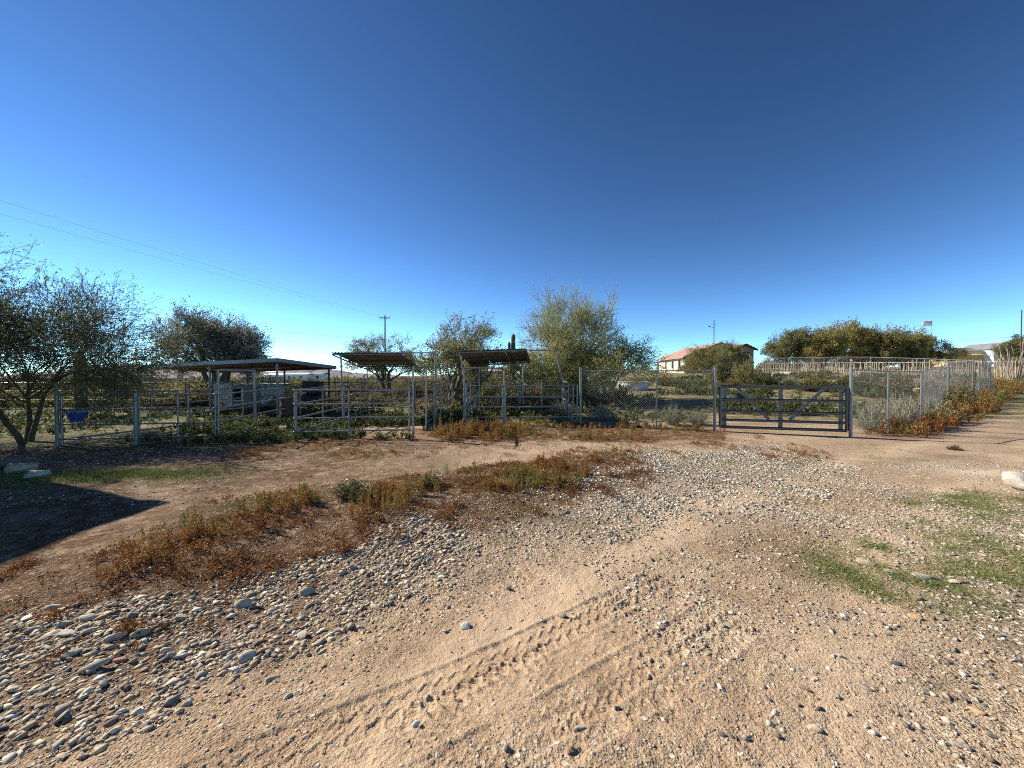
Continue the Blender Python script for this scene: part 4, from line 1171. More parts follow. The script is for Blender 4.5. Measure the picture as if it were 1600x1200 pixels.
far_building(at(461, 140), 140, 8, 6, 2.8, 0.5, 'white', 'white', 'white trailer far off, middle of three beneath the shelter roof', 0.05, 2)
far_building(at(484, 145), 145, 9, 6, 2.8, 0.8, 'white', 'grey_roof', 'white trailer with dark roof far off, beside the shelter post', -0.1)
far_building(at(747, 110), 110, 7, 6, 2.9, 0.9, 'white', 'white', 'white outbuilding far off under the right tin roof', 0.0, 2)
far_building(at(770, 105), 105, 6, 6, 2.9, 1.0, 'yellow', 'white', 'cream outbuilding with white roof far off beside the palo verde', 0.0, 1)
far_building(at(925, 70), 70, 7, 6, 2.4, 1.1, 'stucco_br_shade', 'grey_roof', 'low dark-roofed building half hidden behind the big palo verde', 0.0, 2)
far_building(at(1538, 92), 92, 9, 7, 4.0, 1.1, 'yellow', 'grey_roof', 'pale yellow building with grey roof beyond the stick fence', 0.0, 2)
far_building(at(1512, 84), 84, 7, 5, 2.7, 0.4, 'ochre', 'ochre', 'low orange-ochre building beyond the stick fence', 0.0, 1)
far_building(at(1572, 90), 90, 6, 7, 4.4, 1.6, 'white', 'grey_roof', 'white gabled building beyond the ocotillo', 0.0, 1, False)

# house just outside the picture, whose shade falls across the lower left
t = empty('stucco_house', (-10.35, 7.55, 0)); tag(t, 'tan stucco house corner shading the dirt at the left edge', 'house')
mb = MB(); mb.box(-9.0, -0.08, -14.0, -0.08, -0.3, 3.95); mb.build('wall', M['stucco_br_shade'], t)
mb = MB(); mb.box(-9.3, 0.0, -14.3, 0.0, 3.954, 4.12); mb.build('roof', M['tile'], t)
mb = MB(); mb.box(-0.076, -0.02, -6.0, -4.6, 1.0, 2.3); wo_ = mb.build('window', M['frame'], t)
mb = MB(); mb.box(-0.017, 0.0, -5.9, -4.7, 1.1, 2.2); mb.build('pane', M['glass'], wo_)

# ------------------------------------------------------------------ poles and wires
M['wood'] = simple('pole_wood', (0.10, 0.065, 0.045), 0.9, 0, 0.3, 2.0)
def sag_pts(a, b, s, n=24):
    a = Vector(a); b = Vector(b)
    return [a.lerp(b, i / n) + Vector((0, 0, -s * 4 * (i / n) * (1 - i / n))) for i in range(n + 1)]
def upole(x, y, h, label, arm=1.9, rot=0.0):
    t = empty('utility_pole', (x, y, Z(x, y)), rot); tag(t, label, 'utility pole')
    mb = MB(); mb.tube([(0, 0, -.3), (0, 0, h)], [0.17, 0.11], 10); mb.build('pole', M['wood'], t, True)
    mb = MB(); mb.box(-arm / 2, arm / 2, -0.17, -0.112, h - 0.62, h - 0.46); mb.build('crossarm', M['wood'], t)
    for s in (-0.47, -0.2, 0.2, 0.47):
        mb = MB(); mb.tube([(s * arm, -0.14, h - 0.458), (s * arm, -0.14, h - 0.34), (s * arm, -0.14, h - 0.28)], [0.02, 0.045, 0.02], 8); mb.build('insulator', M['dark_pipe'], t)
    return t
pw = (at(602, 70), 70.0)
upole(pw[0], pw[1], 12.7, 'wooden utility pole with one crossarm between the trees')
zt = Z(*pw) + 12.4
def wire(a, b, s, r, label):
    a = Vector(a); b = Vector(b); mb = MB(); mb.tube([p - a for p in sag_pts(a, b, s)], r, 5)
    o = mb.build('power_line', M['eave'], None, True, loc=a); return tag(o, label, 'power line')
wire((pw[0] - .5, 69.86, zt), (-38.2, 1.0, 13.8), 0.35, 0.006, 'upper power line sweeping up from the pole to the left edge')
wire((pw[0] - .9, 69.86, zt), (-38.4, 1.0, 12.6), 0.35, 0.006, 'lower of the two power lines sweeping to the left edge')
wire((pw[0] - .05, 69.8, 8.3), (-56, 15.0, 9.0), 0.5, 0.012, 'low cable from the pole past the grey tree')
rp = (at(1594, 60), 60.0)
t = empty('light_pole', (rp[0], rp[1], Z(*rp))); tag(t, 'thin pole standing above the ocotillo at the right edge', 'pole'); pipe('shaft', (0, 0, -.3), (0, 0, 8.7), 0.07, 'dark_pipe', t); pipe('bracket', (0, 0, 4.6), (-1.6, 0, 4.75), 0.03, 'dark_pipe', t)
wire((rp[0], 59.9, Z(*rp) + 4.6), (at(1000, 140), 140, 12.5), 0.8, 0.02, 'faint cable from the right pole above the far trees')

# flag
fx, fy = at(1454.5, 75), 75.0
t = empty('flagpole', (fx, fy, Z(fx, fy))); tag(t, 'slim flagpole above the tree mass', 'flagpole'); pipe('pole', (0, 0, -.2), (0, 0, 8.9), 0.04, 'galv_dull', t)
M['flag'] = None
m, nt, b = new_mat('flag_cloth'); tc = nd(nt, 'ShaderNodeTexCoord'); sp = nd(nt, 'ShaderNodeSeparateXYZ'); nt.links.new(tc.outputs['Object'], sp.inputs[0])
rr_ = ramp(nt, sp.outputs['Z'], [(0.0, (0.75, 0.74, 0.72)), (0.52, (0.75, 0.74, 0.72)), (0.56, (0.45, 0.06, 0.07))]); rr_.color_ramp.interpolation = 'CONSTANT'; nt.links.new(rr_.outputs['Color'], b.inputs['Base Color']); M['flag'] = m
vs = []; fs = []
for i in range(15):
    for j in range(5):
        a = i / 14; q = j / 4
        vs.append((-1.65 * a, 0.12 * math.sin(a * 7), 0.85 * q - 0.25 * a * a - 0.06 * math.sin(a * 6)))
for i in range(14):
    for j in range(4):
        b0 = i * 5 + j; fs.append((b0, b0 + 1, b0 + 6, b0 + 5))
mb = MB(); mb.add(vs, fs); o = mb.build('flag', M['flag'], None, True, loc=(fx - 0.06, fy, Z(fx, fy) + 7.95)); tag(o, 'red and white flag flying above the tree mass', 'flag'); s_ = o.modifiers.new('solid', 'SOLIDIFY'); s_.thickness = 0.01

# ------------------------------------------------------------------ trees
left_tree = tree_meshes(4, 4.5, M['bark'], M['leaf_left'], stems=3, lean=0.34, L0=1.0, r0=0.055, levels=5, kids=[4, 5, 5, 4, 4], nseg=[4, 5, 5, 4, 4, 3], angle=(25, 68), up=[0.10, 0.05, 0.03, 0.01, -0.02, -0.03], wander=0.14, len=(0.66, 0.96), nleaf=4, leaf=0.085, asp=0.2, jitter=0.05, lspread=0.45, rmin=0.004, leafback=1)
place_tree('mesquite_tree', left_tree, -12.35, 9.9, 0.6, (1.08, 1.08, 1.0), 'dark wispy mesquite tree beside the bucket panel')
iron = tree_meshes(14, 6.1, M['bark'], M['leaf_grey'], stems=4, lean=0.36, L0=1.4, r0=0.17, levels=4, kids=[5, 5, 6, 5], angle=(28, 68), up=[0.03, 0.02, 0.02, 0.0, 0.0], nleaf=5, leaf=0.17, asp=0.36, jitter=0.12, lspread=0.9)
place_tree('ironwood_tree', iron, at(338, 27), 27.0, 1.0, (0.80, 0.80, 0.97), 'rounded grey-leaved tree rising behind the long shelter')
palo = tree_meshes(21, 5.9, M['bark_green'], M['leaf_palo'], stems=4, lean=0.5, L0=1.2, r0=0.11, levels=4, kids=[4, 5, 6, 6], angle=(18, 52), up=[0.08, 0.07, 0.05, 0.03, 0.02], wander=0.14, nleaf=2, leaf=0.13, asp=0.16, jitter=0.07, lspread=0.5, len=(0.6, 0.85))
place_tree('palo_verde_tree', palo, at(892, 21.5), 21.5, 0.4, (0.95, 0.95, 1.03), 'large airy yellow-green palo verde behind the right pen')
palo2 = tree_meshes(33, 3.4, M['bark_green'], M['leaf_palo'], stems=4, lean=0.7, L0=0.7, r0=0.06, levels=4, kids=[4, 5, 5, 5], angle=(25, 65), nleaf=3, leaf=0.13, asp=0.2, jitter=0.07, lspread=0.6)
place_tree('palo_verde_tree', palo2, at(940, 20.5), 20.5, 2.0, (1.1, 1.1, 1.05), 'lower palo verde at the right flank of the large one')
place_tree('palo_verde_tree', palo2, at(838, 20.0), 20.0, 4.0, (1.0, 1.0, 0.85), 'lower palo verde at the left flank of the large one')
mesq2 = tree_meshes(17, 4.6, M['bark'], M['leaf_mesq'], stems=2, lean=0.35, L0=1.3, r0=0.11, levels=4, kids=[4, 5, 5, 5], angle=(22, 58), up=[0.05, 0.04, 0.03, 0.02, 0.0], nleaf=6, leaf=0.13, asp=0.28, jitter=0.08)
place_tree('mesquite_tree', mesq2, at(706, 20.5), 20.5, 0.2, (0.95, 0.95, 0.95), 'olive mesquite tree between the two tin roofs')
place_tree('mesquite_tree', mesq2, at(604, 27), 27.0, 2.4, (1.15, 1.15, 0.92), 'olive mesquite tree in front of the utility pole')
# leaning trunk at the corner of the pens
t = empty('leaning_tree', (-2.35, 17.4, Z(-2.35, 17.4))); tag(t, 'bent dark mesquite limb leaning over the narrow gate panels', 'tree')
mb = MB(); mb.tube([(0, 0, -0.1), (0.1, 0, 0.35), (0.35, 0.1, 0.85), (0.85, 0.1, 1.25), (1.3, 0.2, 1.5), (1.6, .3, 2.1)], [0.11, 0.1, 0.085, 0.07, 0.055, 0.03], 8); mb.tube([(0.05, 0, 0.3), (-0.2, 0.1, 0.9), (-0.5, 0.1, 1.6), (-0.6, 0.2, 2.4)], [0.07, 0.055, 0.04, 0.02], 7)
mb.build('trunk', M['bark'], t, True)
cr = tree_meshes(41, 2.3, M['bark'], M['leaf_mesq'], stems=3, lean=0.6, L0=0.6, r0=0.03, levels=3, kids=[4, 5, 5], nleaf=7, leaf=0.12, jitter=0.07)
obj('crown', cr[1], t, (-0.3, 0.2, 0.75)); obj('branches', cr[0], t, (-0.3, 0.2, 0.75))
house_palo = tree_meshes(52, 3.9, M['bark_pale'], M['leaf_creo'], stems=3, lean=0.4, L0=1.2, r0=0.09, levels=4, kids=[4, 5, 5, 5], angle=(25, 62), nleaf=6, leaf=0.15, asp=0.3, jitter=0.1)
place_tree('palo_verde_tree', house_palo, at(1105, 33), 33.0, 0.5, (0.82, 0.82, 0.78), 'small tree with pale trunk in front of the house')
place_tree('palo_verde_tree', house_palo, at(1138, 44), 44.0, 2.5, (0.62, 0.62, 0.95), 'thin tree rising against the right end of the house')
mass = [tree_meshes(60 + k, 6.0, M['bark'], M['leaf_mass' if k % 2 else 'leaf_mesq'], stems=3, lean=0.4, L0=1.2, r0=0.14, levels=4, kids=[5, 5, 5, 5], angle=(28, 70), up=[0.03, 0.01, 0.0, 0.0, 0.0], nleaf=5, leaf=0.26, asp=0.4, jitter=0.18) for k in range(3)]
for (px, d, k, s, lab) in ((1240, 52, 2, 0.88, 'grey-green tree at the left end of the tree mass'), (1285, 50, 1, 0.86, 'olive tree second from the left in the tree mass'), (1325, 52, 1, 1.0, 'tallest olive tree in the tree mass'), (1372, 50, 1, 0.86, 'broad olive tree in the middle of the tree mass'), (1412, 51, 1, 0.80, 'olive tree beneath the flag, right of middle'), (1440, 58, 0, 0.76, 'grey-green tree at the right end of the tree mass'), (1493, 80, 2, 0.62, 'dark round tree left of the ochre building'), (1592, 75, 0, 0.95, 'grey tree behind the ocotillo by the white gable'), (1134, 72, 0, 0.62, 'thin tree showing above the house roof near the mast')):
    place_tree('desert_tree', mass[k], at(px, d), d, px * 0.7, (s * 0.84, s * 0.84, s), lab, group='trees beyond the stick fence' if px > 1200 else None)

# cacti
M['cactus'] = simple('saguaro_skin', (0.045, 0.045, 0.02), 0.8, 0, 0.3, 3)
def ribbed(mb, pts, rads, k=24):
    pts = [Vector(p) for p in pts]; n = len(pts); vs = []; fs = []
    for i, p in enumerate(pts):
        d = (pts[min(i + 1, n - 1)] - pts[max(i - 1, 0)]).normalized(); a = Vector((1, 0, 0)) if abs(d.x) < .9 else Vector((0, 1, 0)); a = (a - d * a.dot(d)).normalized(); b = d.cross(a)
        for j in range(k):
            r_ = rads[i] * (1.0 if j % 2 else 0.86); vs.append(p + (a * math.cos(2 * math.pi * j / k) + b * math.sin(2 * math.pi * j / k)) * r_)
    fs = [(i * k + j, i * k + (j + 1) % k, (i + 1) * k + (j + 1) % k, (i + 1) * k + j) for i in range(n - 1) for j in range(k)]; fs.append(tuple((n - 1) * k + j for j in range(k)))
    mb.add(vs, fs)
sgx, sgy = at(802, 48), 48.0
t = empty('saguaro', (sgx, sgy, Z(sgx, sgy))); tag(t, 'tall saguaro cactus with one arm above the right tin roof', 'cactus')
hh = 7.0 - Z(sgx, sgy)
mb = MB(); ribbed(mb, [(0, 0, -.2), (0, 0, 1.5), (0, 0, 4), (0, 0, hh - .4), (0, 0, hh - .1), (0, 0, hh)], [0.2, 0.26, 0.29, 0.27, 0.18, 0.03]); mb.build('stem', M['cactus'], t, True)
mb = MB(); ribbed(mb, [(-0.1, 0, 3.0), (-0.38, 0, 3.1), (-0.5, 0, 3.5), (-0.5, 0, hh - 1.3), (-0.5, 0, hh - 1.05), (-0.5, 0, hh - .95)], [0.15, 0.18, 0.2, 0.2, 0.13, 0.02]); mb.build('arm', M['cactus'], t, True)
sgx, sgy = at(126, 15.0), 15.0
t = empty('saguaro', (sgx, sgy, Z(sgx, sgy))); tag(t, 'thick shaded saguaro trunk seen through the left tree', 'cactus')
mb = MB(); ribbed(mb, [(0, 0, -.2), (0, 0, 0.6), (0, 0, 1.6), (0, 0, 2.1), (0, 0, 2.5), (0, 0, 2.6)], [0.17, 0.19, 0.2, 0.19, 0.14, 0.03]); mb.build('stem', M['cactus'], t, True)
# ocotillo
ox, oy = at(1586, 24.5), 24.5
t = empty('ocotillo', (ox, oy, Z(ox, oy))); tag(t, 'bare ocotillo with fanned grey canes before the stick fence', 'ocotillo')
M['cane'] = simple('ocotillo_cane', (0.28, 0.23, 0.18), 0.9, 0, 0.35, 10)
rng = np.random.RandomState(3)
for k in range(17):
    a = rng.uniform(0, 6.28); sp_ = rng.uniform(0.12, 0.55); Lc = rng.uniform(2.0, 3.4)
    pts = []; 
    for i in range(7):
        q = i / 6; rd2 = sp_ * Lc * (q ** 0.8) * 0.62
        pts.append((math.cos(a) * (rd2 + .05) + 0.03 * rng.randn() * q, math.sin(a) * (rd2 + .05) + 0.03 * rng.randn() * q, Lc * q * (1 - sp_ * 0.25) - 0.05))
    mb = MB(); mb.tube(pts, [0.035 - 0.004 * i for i in range(7)], 5); mb.build('cane', M['cane'], t, True)

# ------------------------------------------------------------------ shrubs one can tell apart
creo = [bush_meshes(100 + k, 1.0, 1.1, 60, 26, 0.10, M['leaf_creo'], M['stem'], asp=0.4) for k in range(3)]
shrb = [bush_meshes(110 + k, 1.0, 0.9, 60, 24, 0.10, M['leaf_shrub'], M['stem'], asp=0.4) for k in range(4)]
sage = [bush_meshes(120 + k, 1.0, 0.95, 90, 40, 0.055, M['leaf_sage'], M['bark_pale'], asp=0.3) for k in range(3)]
green = [bush_meshes(130 + k, 1.0, 0.9, 60, 30, 0.10, M['leaf_green'], M['stem'], asp=0.45) for k in range(2)]
B = place_bush
B('grey_green_bush', sage[0], at(1362, 12.0), 12.0, 0.3, (0.62, 0.6, 1.05), 'grey-green bush just right of the dark gate post')
B('grey_green_bush', sage[1], at(1412, 12.7), 12.7, 1.3, (0.85, 0.8, 1.15), 'widest grey-green bush behind the right chain-link')
B('grey_green_bush', sage[2], at(1452, 13.8), 13.8, 2.3, (0.8, 0.8, 0.95), 'grey-green bush at the chain-link corner')
B('olive_bush', creo[0], at(1500, 17.0), 17.0, 1.0, (0.8, 0.8, 1.0), 'olive bush inside the fence by the loose mesh')
B('olive_bush', creo[1], at(1462, 16.5), 16.5, 1.0, (0.9, 0.9, 0.9), 'tall olive bush between the two leaning fence posts')
B('sage_bush', sage[1], at(1050, 13.1), 13.1, 0.0, (0.55, 0.5, 0.75), 'silvery sage bush just behind the middle chain-link post')
B('sage_bush', sage[0], at(1092, 13.0), 13.0, 2.0, (0.55, 0.5, 0.6), 'silvery sage bush behind the chain-link, left of the gate')
B('sage_bush', sage[2], at(945, 14.2), 14.2, 2.6, (0.8, 0.6, 0.6), 'silvery sage bush at the pen end of the chain-link')
B('sage_bush', sage[0], at(880, 15.6), 15.6, 2.9, (0.75, 0.6, 0.7), 'silvery sage bush inside the right pen corner')
B('creosote_bush', creo[0], at(1165, 28), 28.0, 0.2, (1.3, 1.3, 1.9), 'tall feathery bush left of the dark gate, up the slope')
B('creosote_bush', green[0], at(1192, 26), 26.0, 1.2, (1.1, 1.1, 1.5), 'dark green bush up the slope behind the dark gate')
B('creosote_bush', creo[2], at(1268, 24), 24.0, 2.2, (1.2, 1.2, 1.0), 'spreading olive bush before the far chain-link')
B('creosote_bush', green[1], at(1235, 15.5), 15.5, 1.2, (1.0, 0.7, 0.75), 'dark green bush close behind the dark gate bars')
B('creosote_bush', shrb[1], at(1400, 22), 22.0, 2.2, (1.2, 1.2, 1.0), 'brown-green bush below the far chain-link rail')
B('creosote_bush', creo[1], at(1040, 30), 30.0, 2.2, (0.9, 0.9, 1.0), 'dark bush right of the stock tank')
B('creosote_bush', creo[2], at(768, 26), 26.0, 0.7, (1.2, 1.2, 1.2), 'dark bush seen under the right tin roof')
for k, (px, d, s, lab) in enumerate(((545, 5.2, 0.30, 'fresh green weed in the rusty weed strip'), (572, 5.0, 0.22, 'small green weed right of the larger one in the strip'), (670, 5.6, 0.24, 'green weed in the middle of the rusty strip'), (1493, 8.9, 0.16, 'lone small green weed on the dirt road'))):
    B('weed_plant', green[k % 2], at(px, d), d, k, (s, s, s * 0.95), lab, 'weed')
# desert scrub of the plain, left to centre and beyond
rng = np.random.RandomState(77)
KINDNAME = {}
for _l, _n in ((creo, 'olive'), (shrb, 'brownish'), (sage, 'silvery'), (green, 'dark green')):
    for _m in _l: KINDNAME[_m[1].name] = _n
def where(x, y):
    px = 800 + FPX * x / y
    for lim, ph in ((130, 'behind the left tree'), (235, 'behind the bucket panel'), (380, 'under the left of the long shelter'), (520, 'under the right of the long shelter'), (590, 'left of the utility pole'), (655, 'right of the utility pole'), (720, 'between the tin roofs'), (830, 'under the right tin roof'), (910, 'below the large palo verde'), (985, 'before the stock tank'), (1030, 'right of the stock tank'), (1120, 'below the house'), (1220, 'above the left gate half'), (1330, 'above the right gate half'), (1420, 'below the flag trees'), (1500, 'near the flagpole'), (9999, 'near the ocotillo')):
        if px < lim: return ', ' + ph
def scrub(n, x0, x1, y0, y1, smin, smax, kinds, label, group, name='desert_shrub', keep=None):
    k = 0; tries = 0
    while k < n and tries < n * 20:
        tries += 1
        y = y0 + (y1 - y0) * rng.rand() ** 1.3; x = (x0 + (x1 - x0) * rng.rand()) * (y / y1 if x0 < -50 else 1)
        if keep and not keep(x, y): continue
        s = rng.uniform(smin, smax)
        me = kinds[rng.randint(len(kinds))]; q = (s - smin) / (smax - smin)
        B(name, me, x, y, rng.uniform(0, 6), (s * rng.uniform(.9, 1.3), s * rng.uniform(.9, 1.3), s * rng.uniform(0.8, 1.2)), ('small ' if q < .33 else 'broad ' if q > .7 else '') + KINDNAME[me[1].name] + ' ' + label + where(x, y), 'shrub', group); k += 1
inview = lambda x, y: abs(x) < 1.36 * y
scrub(85, -40, -9, 19.5, 36, 0.8, 1.5, creo + shrb, 'shrub beyond the thin fence', 'shrubs beyond the left fence', keep=lambda x, y: inview(x, y) and not (-16.5 < x < -7 and y < 21))
scrub(100, -95, -2, 34, 90, 0.9, 1.7, creo + shrb, 'shrub far out on the plain', 'shrubs far out on the plain', keep=lambda x, y: inview(x, y))
scrub(30, -11, 6, 19, 40, 0.5, 1.0, shrb + creo + sage[:1], 'shrub behind the pens', 'shrubs behind the pens', keep=lambda x, y: abs(x - at(987, 27.5)) > 2)
scrub(34, 4, 24, 17, 44, 0.3, 0.75, shrb + green + sage, 'shrub on the slope', 'shrubs on the slope', keep=lambda x, y: inview(x, y) and math.hypot(x - at(987, 27.5), y - 27.5) > 2.0 and not (abs(x - at(987, 27.5) * y / 27.5) < 2.2 and y < 27.5))
scrub(26, 26, 90, 54, 95, 1.2, 2.2, creo + shrb, 'scrub bush beyond the stick fence', 'shrubs beyond the stick fence', keep=inview)

# ------------------------------------------------------------------ ground cover
def proto(seed, n, Rr, Hh, nst, nleaf, ls, **kw):
    out = []
    for k in range(n):
        lv, lf, ti, _, _ = bush_arrays(np.random.RandomState(seed + k), Rr, Hh, nst, nleaf, ls, **kw); out.append((lv, lf, ti))
    return out
def tri(P):
    return [(lv, lf[:, [0, 1, 2]], ti) for lv, lf, ti in P]
rng = np.random.RandomState(200)
rust_p = proto(300, 4, 0.14, 0.26, 15, 16, 0.023, asp=0.5, upright=1.2, tmin=0.1) + proto(304, 3, 0.10, 0.34, 9, 20, 0.020, asp=0.4, upright=2.2, tmin=0.15) + proto(308, 3, 0.19, 0.17, 16, 13, 0.024, asp=0.6, upright=0.4, tmin=0.1)
rustf_p = tri(proto(312, 4, 0.14, 0.26, 11, 11, 0.042, asp=0.8, upright=1.0, tmin=0.1))
rt = lambda x, y: (fbm(x, y, 1.6, 3, 4.0) - 0.47) * 1.7
def mask(Zp, soft, jf=1.5, ja=0.6):
    return lambda x, y: sstep(-soft, soft * 0.6, sdf(Zp, x, y) + (fbm(x, y, jf, 3, 9.0) - 0.5) * ja)
m1 = mask(Z_WEED, 0.12)
pts = sample(rng, 450, -4.2, 3.2, 2.8, 8.2, lambda x, y: m1(x, y) * (0.06 + 0.94 * sstep(0.42, 0.6, fbm(x, y, 1.9, 3, 61.))))
stuff_plants('dry_weeds', 'strip of rusty dried weeds across the dirt in front', pts, rust_p, M['leaf_rust'], rng, 0.32, 0.92, rt, 'weeds')
m2 = mask(Z_WFENCE, 0.25)
pts = sample(rng, 300, -2.4, 6.6, 9.6, 13.4, lambda x, y: m2(x, y) * (0.15 + 0.85 * sstep(0.42, 0.58, fbm(x, y, 1.3, 3, 62.))))
stuff_plants('dry_weeds', 'rusty dried weeds along the foot of pens and chain-link', pts, rustf_p, M['leaf_rust'], rng, 0.45, 0.95, lambda x, y: rt(x, y) + 0.12, 'weeds')
pts = sample(rng, 130, -2.4, 0.8, 10.2, 12.4, lambda x, y: np.exp(-((x + 1.0) / 0.9) ** 2 - ((y - 11.2) / 0.6) ** 2))
stuff_plants('dry_weeds', 'taller rusty weed thicket beside the narrow gate frame', pts, rust_p, M['leaf_rust'], rng, 0.9, 1.6, lambda x, y: rt(x, y) + 0.05, 'weeds')
m3 = mask(Z_WRIGHT, 0.25)
pts = sample(rng, 620, 8.5, 32, 10.2, 26, m3)
stuff_plants('dry_weeds', 'rusty dried weeds below the right chain-link beside the road', pts, rustf_p, M['leaf_rust'], rng, 0.9, 1.9, lambda x, y: rt(x, y) - 0.1 + 0.25 * sstep(14, 22, y), 'weeds')
# flat dead litter
def blades(rng, n, size, up):
    C = np.zeros((n, 3)); C[:, :2] = rng.normal(0, 0.10, (n, 2)); D = rng.normal(0, 1, (n, 3)); D[:, 2] = np.abs(D[:, 2]) * up
    lv, lf = leaves_from(rng, C, D, size, 0.09, 0.15); lv[:, 2] = np.maximum(lv[:, 2], 0.004)
    return lv, lf, np.repeat(rng.uniform(0, 1, n), 4)
straw_p = tri([blades(np.random.RandomState(320 + k), 16, 0.075, 0.12) for k in range(4)])
lit_f = mask(Z_LITTER, 0.3, 1.5, 0.9)
pts = sample(rng, 2400, -5.5, 4, 2.4, 8.5, lambda x, y: lit_f(x, y) * (0.3 + 0.7 * (fbm(x, y, 2.5, 2, 33.) > 0.5)))
stuff_plants('dry_straw', 'thin dead straw litter over the dirt around the weed strip', pts, straw_p, M['leaf_straw'], rng, 0.6, 1.2, lambda x, y: -0.25 + 0 * x, 'straw')
low_p = tri(proto(340, 4, 0.11, 0.045, 11, 9, 0.018, asp=0.9))
pts = sample(rng, 700, -5.5, 4, 2.2, 9.5, lambda x, y: lit_f(x, y) * (0.08 + 0.92 * (fbm(x, y, 2.6, 3, 71.) > 0.56)))
stuff_plants('dead_weeds', 'low brown dead weeds hugging the ground near the strip', pts, low_p, M['leaf_rust'], rng, 0.6, 1.3, lambda x, y: -0.35 + 0 * x, 'weeds')
pts = sample(rng, 500, -7, 7, 7.8, 11.5, lambda x, y: sstep(0.5, 0.66, fbm(x, y, 1.4, 4, 75.)))
stuff_plants('dead_weeds', 'low brown weeds scattered on dirt before the corral', pts, low_p, M['leaf_rust'], rng, 0.6, 1.3, lambda x, y: -0.1 + 0 * x, 'weeds')
# grass
grass_p = tri([blades(np.random.RandomState(400 + k), 30, 0.08, 1.3) for k in range(5)])
gm_ = mask(Z_GRASSR, 0.4, 1.2, 1.0)
pts = sample(rng, 950, 2.0, 9.5, 2.1, 6.2, lambda x, y: gm_(x, y) * sstep(0.55, 0.72, 0.6 * fbm(x, y, 6.5, 3, 81.) + 0.46 * fbm(x, y, 1.1, 2, 82.)))
stuff_plants('grass', 'short green grass tufts among gravel at the right', pts, grass_p, M['leaf_grass'], rng, 0.3, 0.95, lambda x, y: (fbm(x, y, 6, 2, 3.0) - 0.5) * 0.8, 'grass')
pts = sample(rng, 800, -9.5, -4.3, 5.6, 7.6, lambda x, y: np.exp(-((x + 6.9) / 1.6) ** 2 - ((y - 6.55 - 0.06 * (x + 7)) / 0.33) ** 2))
stuff_plants('grass', 'bright green grass strip beside the shaded ground at left', pts, grass_p, M['leaf_grass'], rng, 0.5, 1.1, lambda x, y: 0.2 + 0 * x, 'grass')
pts = sample(rng, 500, -4, 9, 2.6, 10.5, lambda x, y: 1.0 * (fbm(x, y, 0.8, 3, 85.) > 0.64))
stuff_plants('grass', 'scattered green sprouts on the bare dirt', pts, grass_p, M['leaf_grass'], rng, 0.5, 1.0, None, 'grass')
# green weeds in and behind the pens
gw_p = proto(360, 5, 0.26, 0.30, 10, 10, 0.075, asp=0.5, upright=0.6)
gwf_p = tri(proto(370, 5, 0.26, 0.30, 8, 7, 0.11, asp=0.9, upright=0.6))
pts = sample(rng, 900, -9.6, -2.7, 9.6, 16.5, lambda x, y: sstep(0.40, 0.58, fbm(x, y, 0.7, 3, 91.) + 0.28 * np.exp(-((x + 6.4) / 1.2) ** 2 - ((y - 10.6) / 0.9) ** 2) - 0.3 * np.exp(-((x + 3.6) / 1.3) ** 2 - ((y - 11.3) / 1.3) ** 2)) * ~((y < 10.25) & (x > -5.5)))
stuff_plants('green_weeds', 'leafy dark green weeds growing in the left and middle pens', pts, gw_p, M['leaf_green'], rng, 0.35, 0.85, None, 'weeds')
pts = sample(rng, 900, -34, -9, 10.2, 24, lambda x, y: (np.abs(x) < 1.36 * y) * sstep(0.36, 0.56, fbm(x, y, 0.5, 3, 95.)))
stuff_plants('green_weeds', 'low green weeds over the field behind the left tree', pts, gwf_p, M['leaf_green'], rng, 0.4, 0.9, lambda x, y: 0.2 + 0 * x, 'weeds')
pts = sample(rng, 700, -12, 5, 15.5, 30, lambda x, y: sstep(0.38, 0.55, fbm(x, y, 0.6, 3, 97.)))
stuff_plants('green_weeds', 'olive weeds on the ground behind the pens', pts, gwf_p, M['leaf_shrub'], rng, 0.6, 1.4, None, 'weeds')
pts = sample(rng, 2400, -2.5, 34, 13.6, 42, lambda x, y: (np.abs(x) < 1.2 * y) * ~((x > 12) & (y < 13.5 + 0.35 * (x - 10))) * sstep(0.46, 0.6, fbm(x, y, 0.42, 4, 99.)) * np.where(np.abs(x - at(987, 27.5) * y / 27.5) < 1.6 , (y < 22) | (y > 29), True))
stuff_plants('green_weeds', 'green weeds covering the slope behind the chain-link', pts, gwf_p, M['leaf_green'], rng, 0.5, 1.3, lambda x, y: 0.12 + 0 * x, 'weeds')

far_p = tri(proto(380, 4, 0.9, 0.8, 11, 8, 0.38, asp=0.9))
pts = sample(rng, 1300, -300, 140, 40, 240, lambda x, y: (np.abs(x) < 1.36 * y) * (40.0 / y) ** 0.7 * (x < 0.12 * y + 2) * sstep(0.35, 0.6, fbm(x, y, 0.08, 3, 15.)))
stuff_plants('far_scrub', 'mass of low scrub covering the far plain', pts, far_p, M['leaf_shrub'], rng, 0.7, 1.7, None, 'scrub')

